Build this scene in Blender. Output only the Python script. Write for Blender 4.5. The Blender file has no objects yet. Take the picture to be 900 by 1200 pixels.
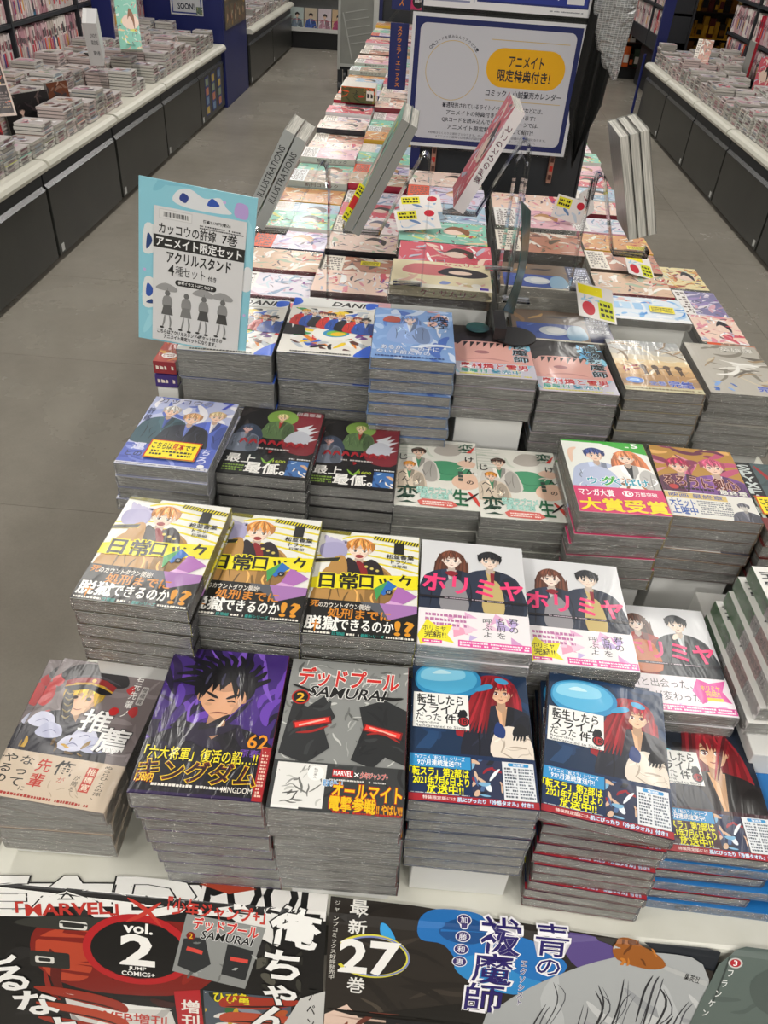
import bpy, math, random
from mathutils import Matrix, Vector
S = bpy.context.scene
COL = S.collection
R = math.radians
# ------------------------------------------------------------------ camera
cd = bpy.data.cameras.new('camera'); cam = bpy.data.objects.new('camera', cd); COL.objects.link(cam)
cd.sensor_fit = 'VERTICAL'; cd.sensor_height = 24.0; cd.sensor_width = 18.0
cd.lens = 917.0 / 1200.0 * 24.0
cd.clip_start = 0.02; cd.clip_end = 60
CR = (0.99624355, 0.08552927, -0.01354765); CF = (0.06345392, -0.61455978, 0.78631411); CDn = (-0.05892703, 0.78422001, 0.61767838)
ax = Vector((CR[0], CF[0], -CDn[0])); ay = -Vector((CR[1], CF[1], -CDn[1])); az = -Vector((CR[2], CF[2], -CDn[2]))
mw = Matrix((ax, ay, az)).transposed().to_4x4(); mw.translation = Vector((0, 0, 1.5))
cam.matrix_world = mw
S.camera = cam
# ------------------------------------------------------------------ light
S.view_settings.view_transform = 'Standard'; S.view_settings.look = 'None'
S.view_settings.gamma = 1.0; S.view_settings.use_curve_mapping = False
S.view_settings.exposure = 0.0
w = bpy.data.worlds.new('room_air'); S.world = w; w.use_nodes = True
w.node_tree.nodes['Background'].inputs[0].default_value = (0.9, 0.93, 1.0, 1); w.node_tree.nodes['Background'].inputs[1].default_value = 0.25
def lamp(x, y, sx, sy, e):
    l = bpy.data.lights.new('ceiling_lamp', 'AREA'); l.shape = 'RECTANGLE'; l.size = sx; l.size_y = sy; l.energy = e; l.color = (1.0, 0.975, 0.93)
    o = bpy.data.objects.new('ceiling_lamp', l); COL.objects.link(o); o.location = (x, y, 2.76)
LAMPS = []
for yy in (-3.0, -0.4, 2.4, 5.2, 8.0, 10.8):
    for xx in (-1.2, 1.3):
        LAMPS.append((xx, yy)); lamp(xx, yy, 0.3, 1.3, 72 if yy < -1 else 20)  # row behind the camera is added fill, stronger, to brighten front faces
# ------------------------------------------------------------------ helpers
def lin(c):
    if isinstance(c, str):
        c = c.lstrip('#')
        if len(c) == 3: c = ''.join(k * 2 for k in c)
        c = [int(c[i:i + 2], 16) / 255 for i in (0, 2, 4)]
    return tuple(((v / 12.92) if v <= 0.04045 else ((v + 0.055) / 1.055) ** 2.4) for v in c[:3]) + (1.0,)
def nmat(name):
    m = bpy.data.materials.new(name); m.use_nodes = True
    return m, m.node_tree, m.node_tree.nodes['Principled BSDF']
def N(nt, t, **k):
    n = nt.nodes.new(t)
    for a, b in k.items():
        if a[0] == '_': n.inputs[a[1:].replace('_', ' ')].default_value = b
        else: setattr(n, a, b)
    return n
def mat(name, col, rough=0.5, metal=0.0, coat=0.0, bump=None, var=None, spec=0.5, emit=None):
    m, nt, b = nmat(name)
    b.inputs['Base Color'].default_value = lin(col); b.inputs['Roughness'].default_value = rough; b.inputs['Metallic'].default_value = metal
    b.inputs['Coat Weight'].default_value = coat; b.inputs['Coat Roughness'].default_value = 0.1; b.inputs['Specular IOR Level'].default_value = spec
    if emit: b.inputs['Emission Color'].default_value = lin(col); b.inputs['Emission Strength'].default_value = emit
    tc = N(nt, 'ShaderNodeTexCoord')
    if bump:
        n = N(nt, 'ShaderNodeTexNoise', _Scale=bump[0], _Detail=4.0); nt.links.new(tc.outputs['Object'], n.inputs['Vector'])
        bp = N(nt, 'ShaderNodeBump', _Strength=bump[1], _Distance=bump[2]); nt.links.new(n.outputs['Fac'], bp.inputs['Height'])
        nt.links.new(bp.outputs['Normal'], b.inputs['Normal'])
    if var:
        n = N(nt, 'ShaderNodeTexNoise', _Scale=var[0], _Detail=5.0); nt.links.new(tc.outputs['Object'], n.inputs['Vector'])
        r = N(nt, 'ShaderNodeValToRGB'); r.color_ramp.elements[0].color = lin(col); r.color_ramp.elements[1].color = lin(var[1])
        r.color_ramp.elements[0].position = 0.35; r.color_ramp.elements[1].position = 0.7
        nt.links.new(n.outputs['Fac'], r.inputs['Fac']); nt.links.new(r.outputs['Color'], b.inputs['Base Color'])
    return m
def print_mat(name, rough, coat, bscale, bstr, sc=(1, 1, 1)):
    m, nt, b = nmat(name)
    a = N(nt, 'ShaderNodeAttribute', attribute_name='Col'); nt.links.new(a.outputs['Color'], b.inputs['Base Color'])
    b.inputs['Roughness'].default_value = rough; b.inputs['Coat Weight'].default_value = coat; b.inputs['Coat Roughness'].default_value = 0.16
    b.inputs['Specular IOR Level'].default_value = 0.35
    if bstr:
        tc = N(nt, 'ShaderNodeTexCoord'); mp = N(nt, 'ShaderNodeMapping'); mp.inputs['Scale'].default_value = sc
        oi = N(nt, 'ShaderNodeObjectInfo'); ad = N(nt, 'ShaderNodeVectorMath', operation='ADD')
        mu = N(nt, 'ShaderNodeMath', operation='MULTIPLY'); mu.inputs[1].default_value = 7.0
        nt.links.new(oi.outputs['Random'], mu.inputs[0]); nt.links.new(tc.outputs['Object'], ad.inputs[0]); nt.links.new(mu.outputs[0], ad.inputs[1])
        nt.links.new(ad.outputs[0], mp.inputs['Vector'])
        n = N(nt, 'ShaderNodeTexNoise', _Scale=bscale, _Detail=3.0, _Distortion=1.5); nt.links.new(mp.outputs[0], n.inputs['Vector'])
        bp = N(nt, 'ShaderNodeBump', _Strength=bstr, _Distance=0.002); nt.links.new(n.outputs['Fac'], bp.inputs['Height'])
        nt.links.new(bp.outputs['Normal'], b.inputs['Coat Normal'])
    return m
M = {}
M['print'] = print_mat('wrapped_printed_cover', 0.42, 0.3, 22, 0.6, (1, 0.45, 1))
M['shiny'] = print_mat('crinkled_wrapped_cover', 0.4, 0.55, 34, 1.0, (1, 0.3, 1))
M['paper'] = print_mat('printed_paper', 0.6, 0.0, 1, 0)
M['poster'] = print_mat('poster_paper', 0.38, 0.15, 9, 0.5)
M['sleeve'] = print_mat('paper_in_crinkled_sleeve', 0.5, 0.9, 45, 0.9, (1, 1, 1))
def pages_mat():
    m, nt, b = nmat('page_edges'); tc = N(nt, 'ShaderNodeTexCoord'); mp = N(nt, 'ShaderNodeMapping'); mp.inputs['Scale'].default_value = (14, 14, 900)
    oi = N(nt, 'ShaderNodeObjectInfo'); ad = N(nt, 'ShaderNodeVectorMath', operation='ADD')
    nt.links.new(tc.outputs['Object'], ad.inputs[0]); nt.links.new(oi.outputs['Random'], ad.inputs[1]); nt.links.new(ad.outputs[0], mp.inputs['Vector'])
    n = N(nt, 'ShaderNodeTexNoise', _Scale=1.0, _Detail=4.0); nt.links.new(mp.outputs[0], n.inputs['Vector'])
    r = N(nt, 'ShaderNodeValToRGB'); r.color_ramp.elements[0].position = 0.3; r.color_ramp.elements[0].color = lin('#96958e'); r.color_ramp.elements[1].position = 0.68; r.color_ramp.elements[1].color = lin('#dedcd4')
    nt.links.new(n.outputs['Fac'], r.inputs['Fac']); nt.links.new(r.outputs['Color'], b.inputs['Base Color']); b.inputs['Roughness'].default_value = 0.8
    bp = N(nt, 'ShaderNodeBump', _Strength=0.5, _Distance=0.0008); nt.links.new(n.outputs['Fac'], bp.inputs['Height']); nt.links.new(bp.outputs['Normal'], b.inputs['Normal'])
    return m
M['pages'] = pages_mat()
def film_mat():
    m = bpy.data.materials.new('clear_shrink_film'); m.use_nodes = True; nt = m.node_tree; nt.nodes.clear()
    out = N(nt, 'ShaderNodeOutputMaterial'); mx = N(nt, 'ShaderNodeMixShader'); tr = N(nt, 'ShaderNodeBsdfTransparent'); tr.inputs[0].default_value = (0.95, 0.955, 0.95, 1)
    gl = N(nt, 'ShaderNodeBsdfGlossy', _Roughness=0.22); lw = N(nt, 'ShaderNodeLayerWeight', _Blend=0.42)
    tc = N(nt, 'ShaderNodeTexCoord'); oi = N(nt, 'ShaderNodeObjectInfo'); ad = N(nt, 'ShaderNodeVectorMath', operation='ADD')
    nt.links.new(tc.outputs['Object'], ad.inputs[0]); nt.links.new(oi.outputs['Random'], ad.inputs[1])
    mp = N(nt, 'ShaderNodeMapping'); mp.inputs['Scale'].default_value = (40, 40, 130); nt.links.new(ad.outputs[0], mp.inputs['Vector'])
    n = N(nt, 'ShaderNodeTexNoise', _Scale=1.6, _Detail=3.0, _Distortion=2.0); nt.links.new(mp.outputs[0], n.inputs['Vector'])
    bp = N(nt, 'ShaderNodeBump', _Strength=1.0, _Distance=0.007); nt.links.new(n.outputs['Fac'], bp.inputs['Height'])
    nt.links.new(bp.outputs['Normal'], gl.inputs['Normal']); nt.links.new(bp.outputs['Normal'], lw.inputs['Normal'])
    ma = N(nt, 'ShaderNodeMath', operation='MULTIPLY_ADD'); ma.inputs[1].default_value = 0.7; ma.inputs[2].default_value = 0.24; ma.use_clamp = True
    nt.links.new(lw.outputs['Fresnel'], ma.inputs[0]); nt.links.new(ma.outputs[0], mx.inputs[0])
    nt.links.new(tr.outputs[0], mx.inputs[1]); nt.links.new(gl.outputs[0], mx.inputs[2]); nt.links.new(mx.outputs[0], out.inputs[0])
    return m
M['film'] = film_mat()
def acrylic_mat():
    m = bpy.data.materials.new('clear_acrylic'); m.use_nodes = True; nt = m.node_tree; nt.nodes.clear()
    out = N(nt, 'ShaderNodeOutputMaterial'); mx = N(nt, 'ShaderNodeMixShader'); tr = N(nt, 'ShaderNodeBsdfTransparent'); tr.inputs[0].default_value = (0.93, 0.945, 0.95, 1)
    gl = N(nt, 'ShaderNodeBsdfGlossy', _Roughness=0.05); fr = N(nt, 'ShaderNodeFresnel', _IOR=1.5)
    nt.links.new(fr.outputs[0], mx.inputs[0]); nt.links.new(tr.outputs[0], mx.inputs[1]); nt.links.new(gl.outputs[0], mx.inputs[2]); nt.links.new(mx.outputs[0], out.inputs[0])
    return m
M['acrylic'] = acrylic_mat()
def floor_mat():
    m, nt, b = nmat('polished_concrete'); tc = N(nt, 'ShaderNodeTexCoord')
    n1 = N(nt, 'ShaderNodeTexNoise', _Scale=1.1, _Detail=6.0, _Roughness=0.6); n2 = N(nt, 'ShaderNodeTexNoise', _Scale=9.0, _Detail=8.0, _Roughness=0.7); n3 = N(nt, 'ShaderNodeTexNoise', _Scale=160.0, _Detail=2.0)
    oi = N(nt, 'ShaderNodeObjectInfo')
    for n in (n1, n2, n3): nt.links.new(tc.outputs['Object'], n.inputs['Vector'])
    r1 = N(nt, 'ShaderNodeValToRGB'); r1.color_ramp.elements[0].position = 0.3; r1.color_ramp.elements[0].color = lin('#857f75'); r1.color_ramp.elements[1].position = 0.72; r1.color_ramp.elements[1].color = lin('#9a958b')
    nt.links.new(n1.outputs['Fac'], r1.inputs['Fac'])
    mx = N(nt, 'ShaderNodeMix', data_type='RGBA', blend_type='OVERLAY'); mx.inputs[0].default_value = 0.16
    nt.links.new(r1.outputs['Color'], mx.inputs[6]); nt.links.new(n2.outputs['Fac'], mx.inputs[7])
    m2 = N(nt, 'ShaderNodeMix', data_type='RGBA', blend_type='OVERLAY'); m2.inputs[0].default_value = 0.08
    nt.links.new(mx.outputs[2], m2.inputs[6]); nt.links.new(n3.outputs['Fac'], m2.inputs[7])
    hs = N(nt, 'ShaderNodeHueSaturation'); ma = N(nt, 'ShaderNodeMath', operation='MULTIPLY_ADD'); ma.inputs[1].default_value = 0.08; ma.inputs[2].default_value = 0.96
    nt.links.new(oi.outputs['Random'], ma.inputs[0]); nt.links.new(ma.outputs[0], hs.inputs['Value']); nt.links.new(m2.outputs[2], hs.inputs['Color'])
    nt.links.new(hs.outputs[0], b.inputs['Base Color'])
    rr = N(nt, 'ShaderNodeMapRange'); rr.inputs[3].default_value = 0.15; rr.inputs[4].default_value = 0.36; nt.links.new(n1.outputs['Fac'], rr.inputs[0]); nt.links.new(rr.outputs[0], b.inputs['Roughness'])
    bp = N(nt, 'ShaderNodeBump', _Strength=0.05, _Distance=0.001); nt.links.new(n2.outputs['Fac'], bp.inputs['Height']); nt.links.new(bp.outputs['Normal'], b.inputs['Normal'])
    return m
M['floor'] = floor_mat()
M['white'] = mat('white_board', '#d9d9d6', 0.55, bump=(60, 0.05, 0.002))
M['white_top'] = mat('cream_table_top', '#cfcec2', 0.4, var=(14, '#d8d7cd'))
M['lip'] = mat('cream_counter_edge', '#d8d6ca', 0.35, bump=(30, 0.1, 0.003))
M['door'] = mat('charcoal_laminate', '#313230', 0.34, var=(5, '#383936'), spec=0.5)
M['dark'] = mat('black_plastic', '#161719', 0.4)
M['metal'] = mat('brushed_aluminium', '#b9babd', 0.25, 0.9)
M['blue'] = mat('navy_blue_laminate', '#1a2360', 0.4, var=(3, '#1d2768'))
M['bluedark'] = mat('navy_panel', '#171f50', 0.4)
M['charcoal'] = mat('dark_grey_panel', '#2b2e33', 0.5)
M['grey'] = mat('grey_card', '#8f9190', 0.6)
M['cart'] = mat('pale_grey_mesh_panel', '#8d8f8a', 0.4, var=(6, '#999b95'))
M['cartframe'] = mat('off_white_steel', '#b8bab6', 0.35)
M['ceil'] = mat('white_ceiling', '#c8c8c4', 0.8)
M['wall'] = mat('store_wall', '#8a8880', 0.8)
M['glow'] = mat('lamp_diffuser', '#fff8ec', 0.5, emit=6.0)
M['cloth'] = mat('black_cloth', '#0d0f0e', 0.85, bump=(12, 0.5, 0.01))
M['tag'] = mat('white_sticker', '#c9cac8', 0.5)
def tag(o, label=None, cat=None, group=None, kind=None):
    if label: o['label'] = label
    if cat: o['category'] = cat
    if group: o['group'] = group
    if kind: o['kind'] = kind
    return o
def mesh_ob(name, me, parent=None, m=None):
    o = bpy.data.objects.new(name, me); COL.objects.link(o)
    if parent is not None: o.parent = parent
    if m is not None and not me.materials: me.materials.append(m)
    return o
def empty(name, loc=(0, 0, 0), rz=0.0):
    o = bpy.data.objects.new(name, None); COL.objects.link(o); o.location = loc; o.rotation_euler = (0, 0, rz); o.empty_display_size = 0.02
    return o
def copy_tree(o, parent=None):
    c = o.copy(); COL.objects.link(c)
    if parent is not None: c.parent = parent
    for ch in list(o.children): copy_tree(ch, c)
    return c
class B:
    """collects boxes, strips and tubes with a colour per face, builds one mesh"""
    def __init__(s): s.v = []; s.f = []; s.c = []
    def quad(s, pts, col='#fff'):
        i = len(s.v); s.v += [tuple(p) for p in pts]; s.f.append(tuple(range(i, i + len(pts)))); s.c.append(lin(col)); return s
    def box(s, x0, y0, z0, x1, y1, z1, col='#fff', mtx=None, cols=None, bev=0.0):
        i = len(s.v)
        P = [Vector((x, y, z)) for z in (z0, z1) for (x, y) in ((x0, y0), (x1, y0), (x1, y1), (x0, y1))]
        if mtx: P = [mtx @ p for p in P]
        s.v += [tuple(p) for p in P]
        F = [(3, 2, 1, 0), (4, 5, 6, 7), (0, 1, 5, 4), (1, 2, 6, 5), (2, 3, 7, 6), (3, 0, 4, 7)]
        for k, f in enumerate(F): s.f.append(tuple(i + a for a in f)); s.c.append(lin(cols[k] if cols else col))
        return s
    def prism(s, prof, axis, a0, a1, col='#fff'):
        """prof: list of 2D points (ccw), extruded along axis 'x' or 'y' or 'z' from a0 to a1"""
        i = len(s.v); n = len(prof)
        for a in (a0, a1):
            for (p, q) in prof: s.v.append((a, p, q) if axis == 'x' else (p, a, q) if axis == 'y' else (p, q, a))
        s.f.append(tuple(range(i + n - 1, i - 1, -1))); s.f.append(tuple(range(i + n, i + 2 * n)))
        for k in range(n): s.f.append((i + k, i + (k + 1) % n, i + n + (k + 1) % n, i + n + k))
        s.c += [lin(col)] * (n + 2); return s
    def strip(s, pts, wv, th, col='#fff'):
        """bent flat strip through 3D pts, width vector wv, thickness th"""
        pts = [Vector(p) for p in pts]; wv = Vector(wv); i = len(s.v); n = len(pts)
        for k, p in enumerate(pts):
            t = (pts[min(k + 1, n - 1)] - pts[max(k - 1, 0)]).normalized(); nn = t.cross(wv.normalized()) * th / 2
            for q in (p - wv / 2 - nn, p + wv / 2 - nn, p + wv / 2 + nn, p - wv / 2 + nn): s.v.append(tuple(q))
        for k in range(n - 1):
            a = i + 4 * k
            for j in range(4): s.f.append((a + j, a + (j + 1) % 4, a + 4 + (j + 1) % 4, a + 4 + j)); s.c.append(lin(col))
        a = i + 4 * (n - 1); s.f.append((i + 3, i + 2, i + 1, i)); s.f.append((a, a + 1, a + 2, a + 3)); s.c += [lin(col)] * 2; return s
    def tube(s, p0, p1, r0, r1=None, n=12, col='#fff'):
        r1 = r0 if r1 is None else r1; p0 = Vector(p0); p1 = Vector(p1); d = (p1 - p0).normalized(); u = d.orthogonal().normalized(); v = d.cross(u); i = len(s.v)
        for p, r in ((p0, r0), (p1, r1)):
            for k in range(n):
                a = 2 * math.pi * k / n; s.v.append(tuple(p + (u * math.cos(a) + v * math.sin(a)) * r))
        for k in range(n): s.f.append((i + k, i + (k + 1) % n, i + n + (k + 1) % n, i + n + k)); s.c.append(lin(col))
        s.f.append(tuple(range(i + n - 1, i - 1, -1))); s.f.append(tuple(range(i + n, i + 2 * n))); s.c += [lin(col)] * 2; return s
    def mesh(s, name):
        me = bpy.data.meshes.new(name); me.from_pydata(s.v, [], s.f)
        ca = me.color_attributes.new('Col', 'FLOAT_COLOR', 'CORNER'); buf = []
        for f, c in zip(s.f, s.c): buf += list(c) * len(f)
        ca.data.foreach_set('color', buf); me.update(); return me
    def ob(s, name, m, parent=None, bevel=0.0):
        o = mesh_ob(name, s.mesh(name), parent, M[m] if isinstance(m, str) else m)
        if bevel:
            b = o.modifiers.new('bevel', 'BEVEL'); b.width = bevel; b.segments = 2; b.limit_method = 'ANGLE'
        return o
# ------------------------------------------------------------------ flat print: polygons in millimetres on a sheet
_gc = {}
def glyphs(s, bold):
    k = (s, round(bold, 3))
    if k not in _gc:
        c = bpy.data.curves.new('t', 'FONT'); c.body = s; c.size = 1; c.resolution_u = 2; c.offset = bold
        o = bpy.data.objects.new('t', c); COL.objects.link(o); m = o.to_mesh()
        vs = [(v.co.x, v.co.y) for v in m.vertices]; fs = [tuple(p.vertices) for p in m.polygons]
        o.to_mesh_clear(); bpy.data.objects.remove(o); bpy.data.curves.remove(c); _gc[k] = (vs, fs)
    return _gc[k]
def clip(poly, x0, y0, x1, y1):
    for ax_, lim, sg in ((0, x0, 1), (0, x1, -1), (1, y0, 1), (1, y1, -1)):
        if not poly: return poly
        out = []
        for i in range(len(poly)):
            a, b = poly[i - 1], poly[i]; da, db = (a[ax_] - lim) * sg, (b[ax_] - lim) * sg
            if (da >= 0) != (db >= 0):
                t = da / (da - db); out.append((a[0] + (b[0] - a[0]) * t, a[1] + (b[1] - a[1]) * t))
            if db >= 0: out.append(b)
        poly = out
    return poly
class P:
    def __init__(s, w, h, bg=None, x0=0, y0=0):
        s.b = (x0, y0, x0 + w, y0 + h); s.items = []; s.L = 0
        if bg: s.rect(x0, y0, x0 + w, y0 + h, bg)
    def win(s, *b): s.b = b; return s
    def add(s, poly, col):
        x0, y0, x1, y1 = s.b
        if any(p[0] < x0 or p[0] > x1 or p[1] < y0 or p[1] > y1 for p in poly): poly = clip(poly, x0, y0, x1, y1)
        if len(poly) >= 3: s.items.append((poly, col, s.L))
    def poly(s, pts, col): s.L += 1; s.add([tuple(p) for p in pts], col); return s
    def rect(s, x0, y0, x1, y1, col): return s.poly([(x0, y0), (x1, y0), (x1, y1), (x0, y1)], col)
    def ell(s, cx, cy, rx, ry, col, n=22, rot=0):
        c, d = math.cos(R(rot)), math.sin(R(rot)); return s.poly([(cx + rx * math.cos(a) * c - ry * math.sin(a) * d, cy + rx * math.cos(a) * d + ry * math.sin(a) * c) for a in [2 * math.pi * k / n for k in range(n)]], col)
    def ring(s, cx, cy, rx, ry, t, col, a0=0, a1=360, n=40):
        s.L += 1; A = [R(a0 + (a1 - a0) * k / n) for k in range(n + 1)]
        for a, b in zip(A, A[1:]):
            s.add([(cx + (rx - t) * math.cos(a), cy + (ry - t) * math.sin(a)), (cx + rx * math.cos(a), cy + ry * math.sin(a)), (cx + rx * math.cos(b), cy + ry * math.sin(b)), (cx + (rx - t) * math.cos(b), cy + (ry - t) * math.sin(b))], col)
        return s
    def rrect(s, x0, y0, x1, y1, r, col, n=6):
        pts = []
        for cx, cy, a in ((x1 - r, y0 + r, -90), (x1 - r, y1 - r, 0), (x0 + r, y1 - r, 90), (x0 + r, y0 + r, 180)):
            pts += [(cx + r * math.cos(R(a + 90 * k / n)), cy + r * math.sin(R(a + 90 * k / n))) for k in range(n + 1)]
        return s.poly(pts, col)
    def blob(s, pts, col, n=4):
        out = []; m = len(pts)
        for i in range(m):
            p0, p1, p2, p3 = pts[i - 1], pts[i], pts[(i + 1) % m], pts[(i + 2) % m]
            for k in range(n):
                t = k / n; out.append(tuple(0.5 * (2 * p1[j] + (p2[j] - p0[j]) * t + (2 * p0[j] - 5 * p1[j] + 4 * p2[j] - p3[j]) * t * t + (3 * p1[j] - p0[j] - 3 * p2[j] + p3[j]) * t ** 3) for j in (0, 1)))
        return s.poly(out, col)
    def stroke(s, pts, w, col, taper=True, n=4):
        """ribbon along a smooth line, width w, tapered at the ends"""
        q = []; m = len(pts)
        for i in range(m - 1):
            p0, p1, p2, p3 = pts[max(i - 1, 0)], pts[i], pts[i + 1], pts[min(i + 2, m - 1)]
            for k in range(n):
                t = k / n; q.append([0.5 * (2 * p1[j] + (p2[j] - p0[j]) * t + (2 * p0[j] - 5 * p1[j] + 4 * p2[j] - p3[j]) * t * t + (3 * p1[j] - p0[j] - 3 * p2[j] + p3[j]) * t ** 3) for j in (0, 1)])
        q.append(pts[-1]); l = []; r = []; m = len(q)
        for i, p in enumerate(q):
            a, b = q[max(i - 1, 0)], q[min(i + 1, m - 1)]; dx, dy = b[0] - a[0], b[1] - a[1]; d = math.hypot(dx, dy) or 1
            h = w / 2 * (math.sin(math.pi * (i + 0.15) / (m - 0.7)) ** 0.6 if taper else 1); h = max(h, w * 0.04)
            l.append((p[0] - dy / d * h, p[1] + dx / d * h)); r.append((p[0] + dy / d * h, p[1] - dx / d * h))
        s.L += 1
        for i in range(m - 1): s.add([l[i], r[i], r[i + 1], l[i + 1]], col)
        return s
    def line(s, x0, y0, x1, y1, w, col): return s.stroke([(x0, y0), (x1, y1)], w, col, taper=False, n=1)
    def text(s, t, x0, y0, x1, y1, col, bold=0.0, out=None, ow=0.09, rot=0, shear=0, vert=False):
        """fits the words to the box x0..x1, y0..y1 (before rotation about its centre)"""
        cx, cy = (x0 + x1) / 2, (y0 + y1) / 2; cr, sr = math.cos(R(rot)), math.sin(R(rot))
        def put(tt, bx):
            vs, _ = glyphs(tt, 0.0)
            if not vs: return
            ax0, ax1 = min(v[0] for v in vs), max(v[0] for v in vs); ay0, ay1 = min(v[1] for v in vs), max(v[1] for v in vs)
            if len(tt) <= 2 and all(ord(ch) > 0x2fff for ch in tt): ax0, ax1, ay0, ay1 = 0.02, len(tt) - 0.02, -0.1, 0.86
            kx, ky = (bx[2] - bx[0]) / max(ax1 - ax0, 1e-3), (bx[3] - bx[1]) / max(ay1 - ay0, 1e-3)
            bo = min(bold, .07) * .4; lay = ([(bo + ow * .5, out)] if out else []) + ([(bo, col)] if bold else [(0.0, col)])
            for j, (b, c) in enumerate(lay):
                vs2, fs = glyphs(tt, b); s.L += 1
                T = []
                for (x, y) in vs2:
                    X, Y = bx[0] + (x - ax0) * kx, bx[1] + (y - ay0) * ky; X += (Y - cy) * shear; X -= cx; Y -= cy
                    T.append((cx + X * cr - Y * sr, cy + X * sr + Y * cr))
                for f in fs: s.add([T[k] for k in f], c)
                if b and len(fs) < 900:
                    vs3, fs3 = glyphs(tt, b * 0.5); s.L += 1; T = []
                    for (x, y) in vs3:
                        X, Y = bx[0] + (x - ax0) * kx, bx[1] + (y - ay0) * ky; X += (Y - cy) * shear; X -= cx; Y -= cy
                        T.append((cx + X * cr - Y * sr, cy + X * sr + Y * cr))
                    for f in fs3: s.add([T[k] for k in f], c)
        if vert:
            n = len(t); hh = (y1 - y0) / n
            L0 = s.L; mxl = L0
            for i, ch in enumerate(t): s.L = L0; put(ch, (x0, y1 - (i + 1) * hh + hh * 0.05, x1, y1 - i * hh - hh * 0.05)); mxl = max(mxl, s.L)
            s.L = mxl
        else: put(t, (x0, y0, x1, y1))
        return s
    def fine(s, x0, y0, x1, y1, rows, col, seed=1, w=None):
        """lines of print too small to read"""
        rnd = random.Random(seed); s.L += 1; rh = (y1 - y0) / rows
        for i in range(rows):
            x = x0; yb = y1 - (i + 1) * rh + rh * 0.2
            while x < x1:
                l = rnd.uniform(0.5, 1.1) * rh * 0.6
                if rnd.random() < 0.9: s.add([(x, yb), (min(x + l, x1), yb), (min(x + l, x1), yb + rh * rnd.uniform(0.4, 0.65)), (x, yb + rh * 0.6)], col)
                x += l + rh * 0.16
        return s
    def scrib(s, x0, y0, x1, y1, n, cols, w=(2, 7), ln=(15, 50), seed=1, flow=None):
        """painterly curved brush marks"""
        rnd = random.Random(seed); keep = s.b; s.b = (max(keep[0], x0), max(keep[1], y0), min(keep[2], x1), min(keep[3], y1))
        for i in range(n):
            x, y = rnd.uniform(x0, x1), rnd.uniform(y0, y1); a = (flow if flow is not None else rnd.uniform(0, 360)) + rnd.uniform(-30, 30); l = rnd.uniform(*ln)
            pts = [(x, y)]
            for k in range(3): a += rnd.uniform(-35, 35); pts.append((pts[-1][0] + l / 3 * math.cos(R(a)), pts[-1][1] + l / 3 * math.sin(R(a))))
            s.stroke(pts, rnd.uniform(*w), rnd.choice(cols), n=3)
        s.b = keep; return s
    def person(s, x, y, q, hair, skin, coat, inner='#eee', style='short', seed=1, hl=None, face=True, iris='#5a4a3a'):
        """a plain anonymous head and shoulders; q is the head height"""
        rnd = random.Random(seed); h2 = lambda c: [int(c.lstrip('#')[i:i + 2], 16) / 255 for i in (0, 2, 4)]; dk = lambda c, k=0.75: tuple(min(1, v * k) for v in h2(c))
        if len(inner) == 4: inner = '#' + ''.join(k * 2 for k in inner[1:])
        if style == 'long':
            s.blob([(x - q * .55, y + q * .3), (x, y + q * .62), (x + q * .55, y + q * .3), (x + q * .75, y - q * .6), (x + q * .62, y - q * 1.4), (x, y - q * 1.1), (x - q * .68, y - q * 1.4), (x - q * .78, y - q * .6)], dk(hair, .8))
            for k in range(12): a = x + q * (-.72 + .131 * k); s.stroke([(a, y + q * rnd.uniform(-.2, .2)), (a + rnd.uniform(-.1, .1) * q, y - q * .8), (a + rnd.uniform(-.25, .25) * q, y - q * rnd.uniform(1.2, 1.7))], q * .11, dk(hair, (.72, 1, 1.12, .88)[k % 4]))
        else: s.blob([(x - q * .5, y), (x - q * .47, y + q * .45), (x, y + q * .66), (x + q * .48, y + q * .45), (x + q * .5, y), (x, y - q * .3)], dk(hair, .75))
        s.blob([(x - q * 1.35, y - q * 3.4), (x - q * 1.3, y - q * 1.5), (x - q * .9, y - q * .86), (x - q * .25, y - q * .6), (x + q * .25, y - q * .6), (x + q * .9, y - q * .86), (x + q * 1.3, y - q * 1.5), (x + q * 1.35, y - q * 3.4)], coat)
        s.blob([(x + q * .5, y - q * 3.3), (x + q * .35, y - q * 1.6), (x + q * .8, y - q * .95), (x + q * 1.25, y - q * 1.6), (x + q * 1.3, y - q * 3.3)], dk(coat, .8))
        for k in range(9): a = x + q * rnd.uniform(-1.1, 1.1); b_ = y - q * rnd.uniform(1.1, 2.4); s.stroke([(a, b_), (a + q * rnd.uniform(-.2, .2), b_ - q * .3), (a + q * rnd.uniform(-.3, .3), b_ - q * rnd.uniform(.5, .9))], q * rnd.uniform(.04, .1), dk(coat, rnd.choice((.6, .7, 1.2, 1.35))))
        s.poly([(x - q * .3, y - q * .62), (x + q * .3, y - q * .62), (x, y - q * 1.9)], inner); s.poly([(x, y - q * .9), (x + q * .26, y - q * .66), (x, y - q * 1.8)], dk(inner, .85))
        for k in (-1, 1): s.poly([(x + k * q * .22, y - q * .58), (x + k * q * .46, y - q * .68), (x + k * q * .42, y - q * 1.2), (x, y - q * 2)], dk(coat, .7 if k > 0 else 1.15)); s.stroke([(x + k * q * .95, y - q * 1.3), (x + k * q * .85, y - q * 2.2), (x + k * q * .9, y - q * 3)], q * .06, dk(coat, .6))
        s.poly([(x - q * .15, y - q * .3), (x + q * .15, y - q * .3), (x + q * .16, y - q * .75), (x, y - q * .92), (x - q * .16, y - q * .75)], dk(skin, .8))
        for k in (-1, 1): s.ell(x + k * q * .38, y - q * .05, q * .07, q * .1, dk(skin, .85), 8)
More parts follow.
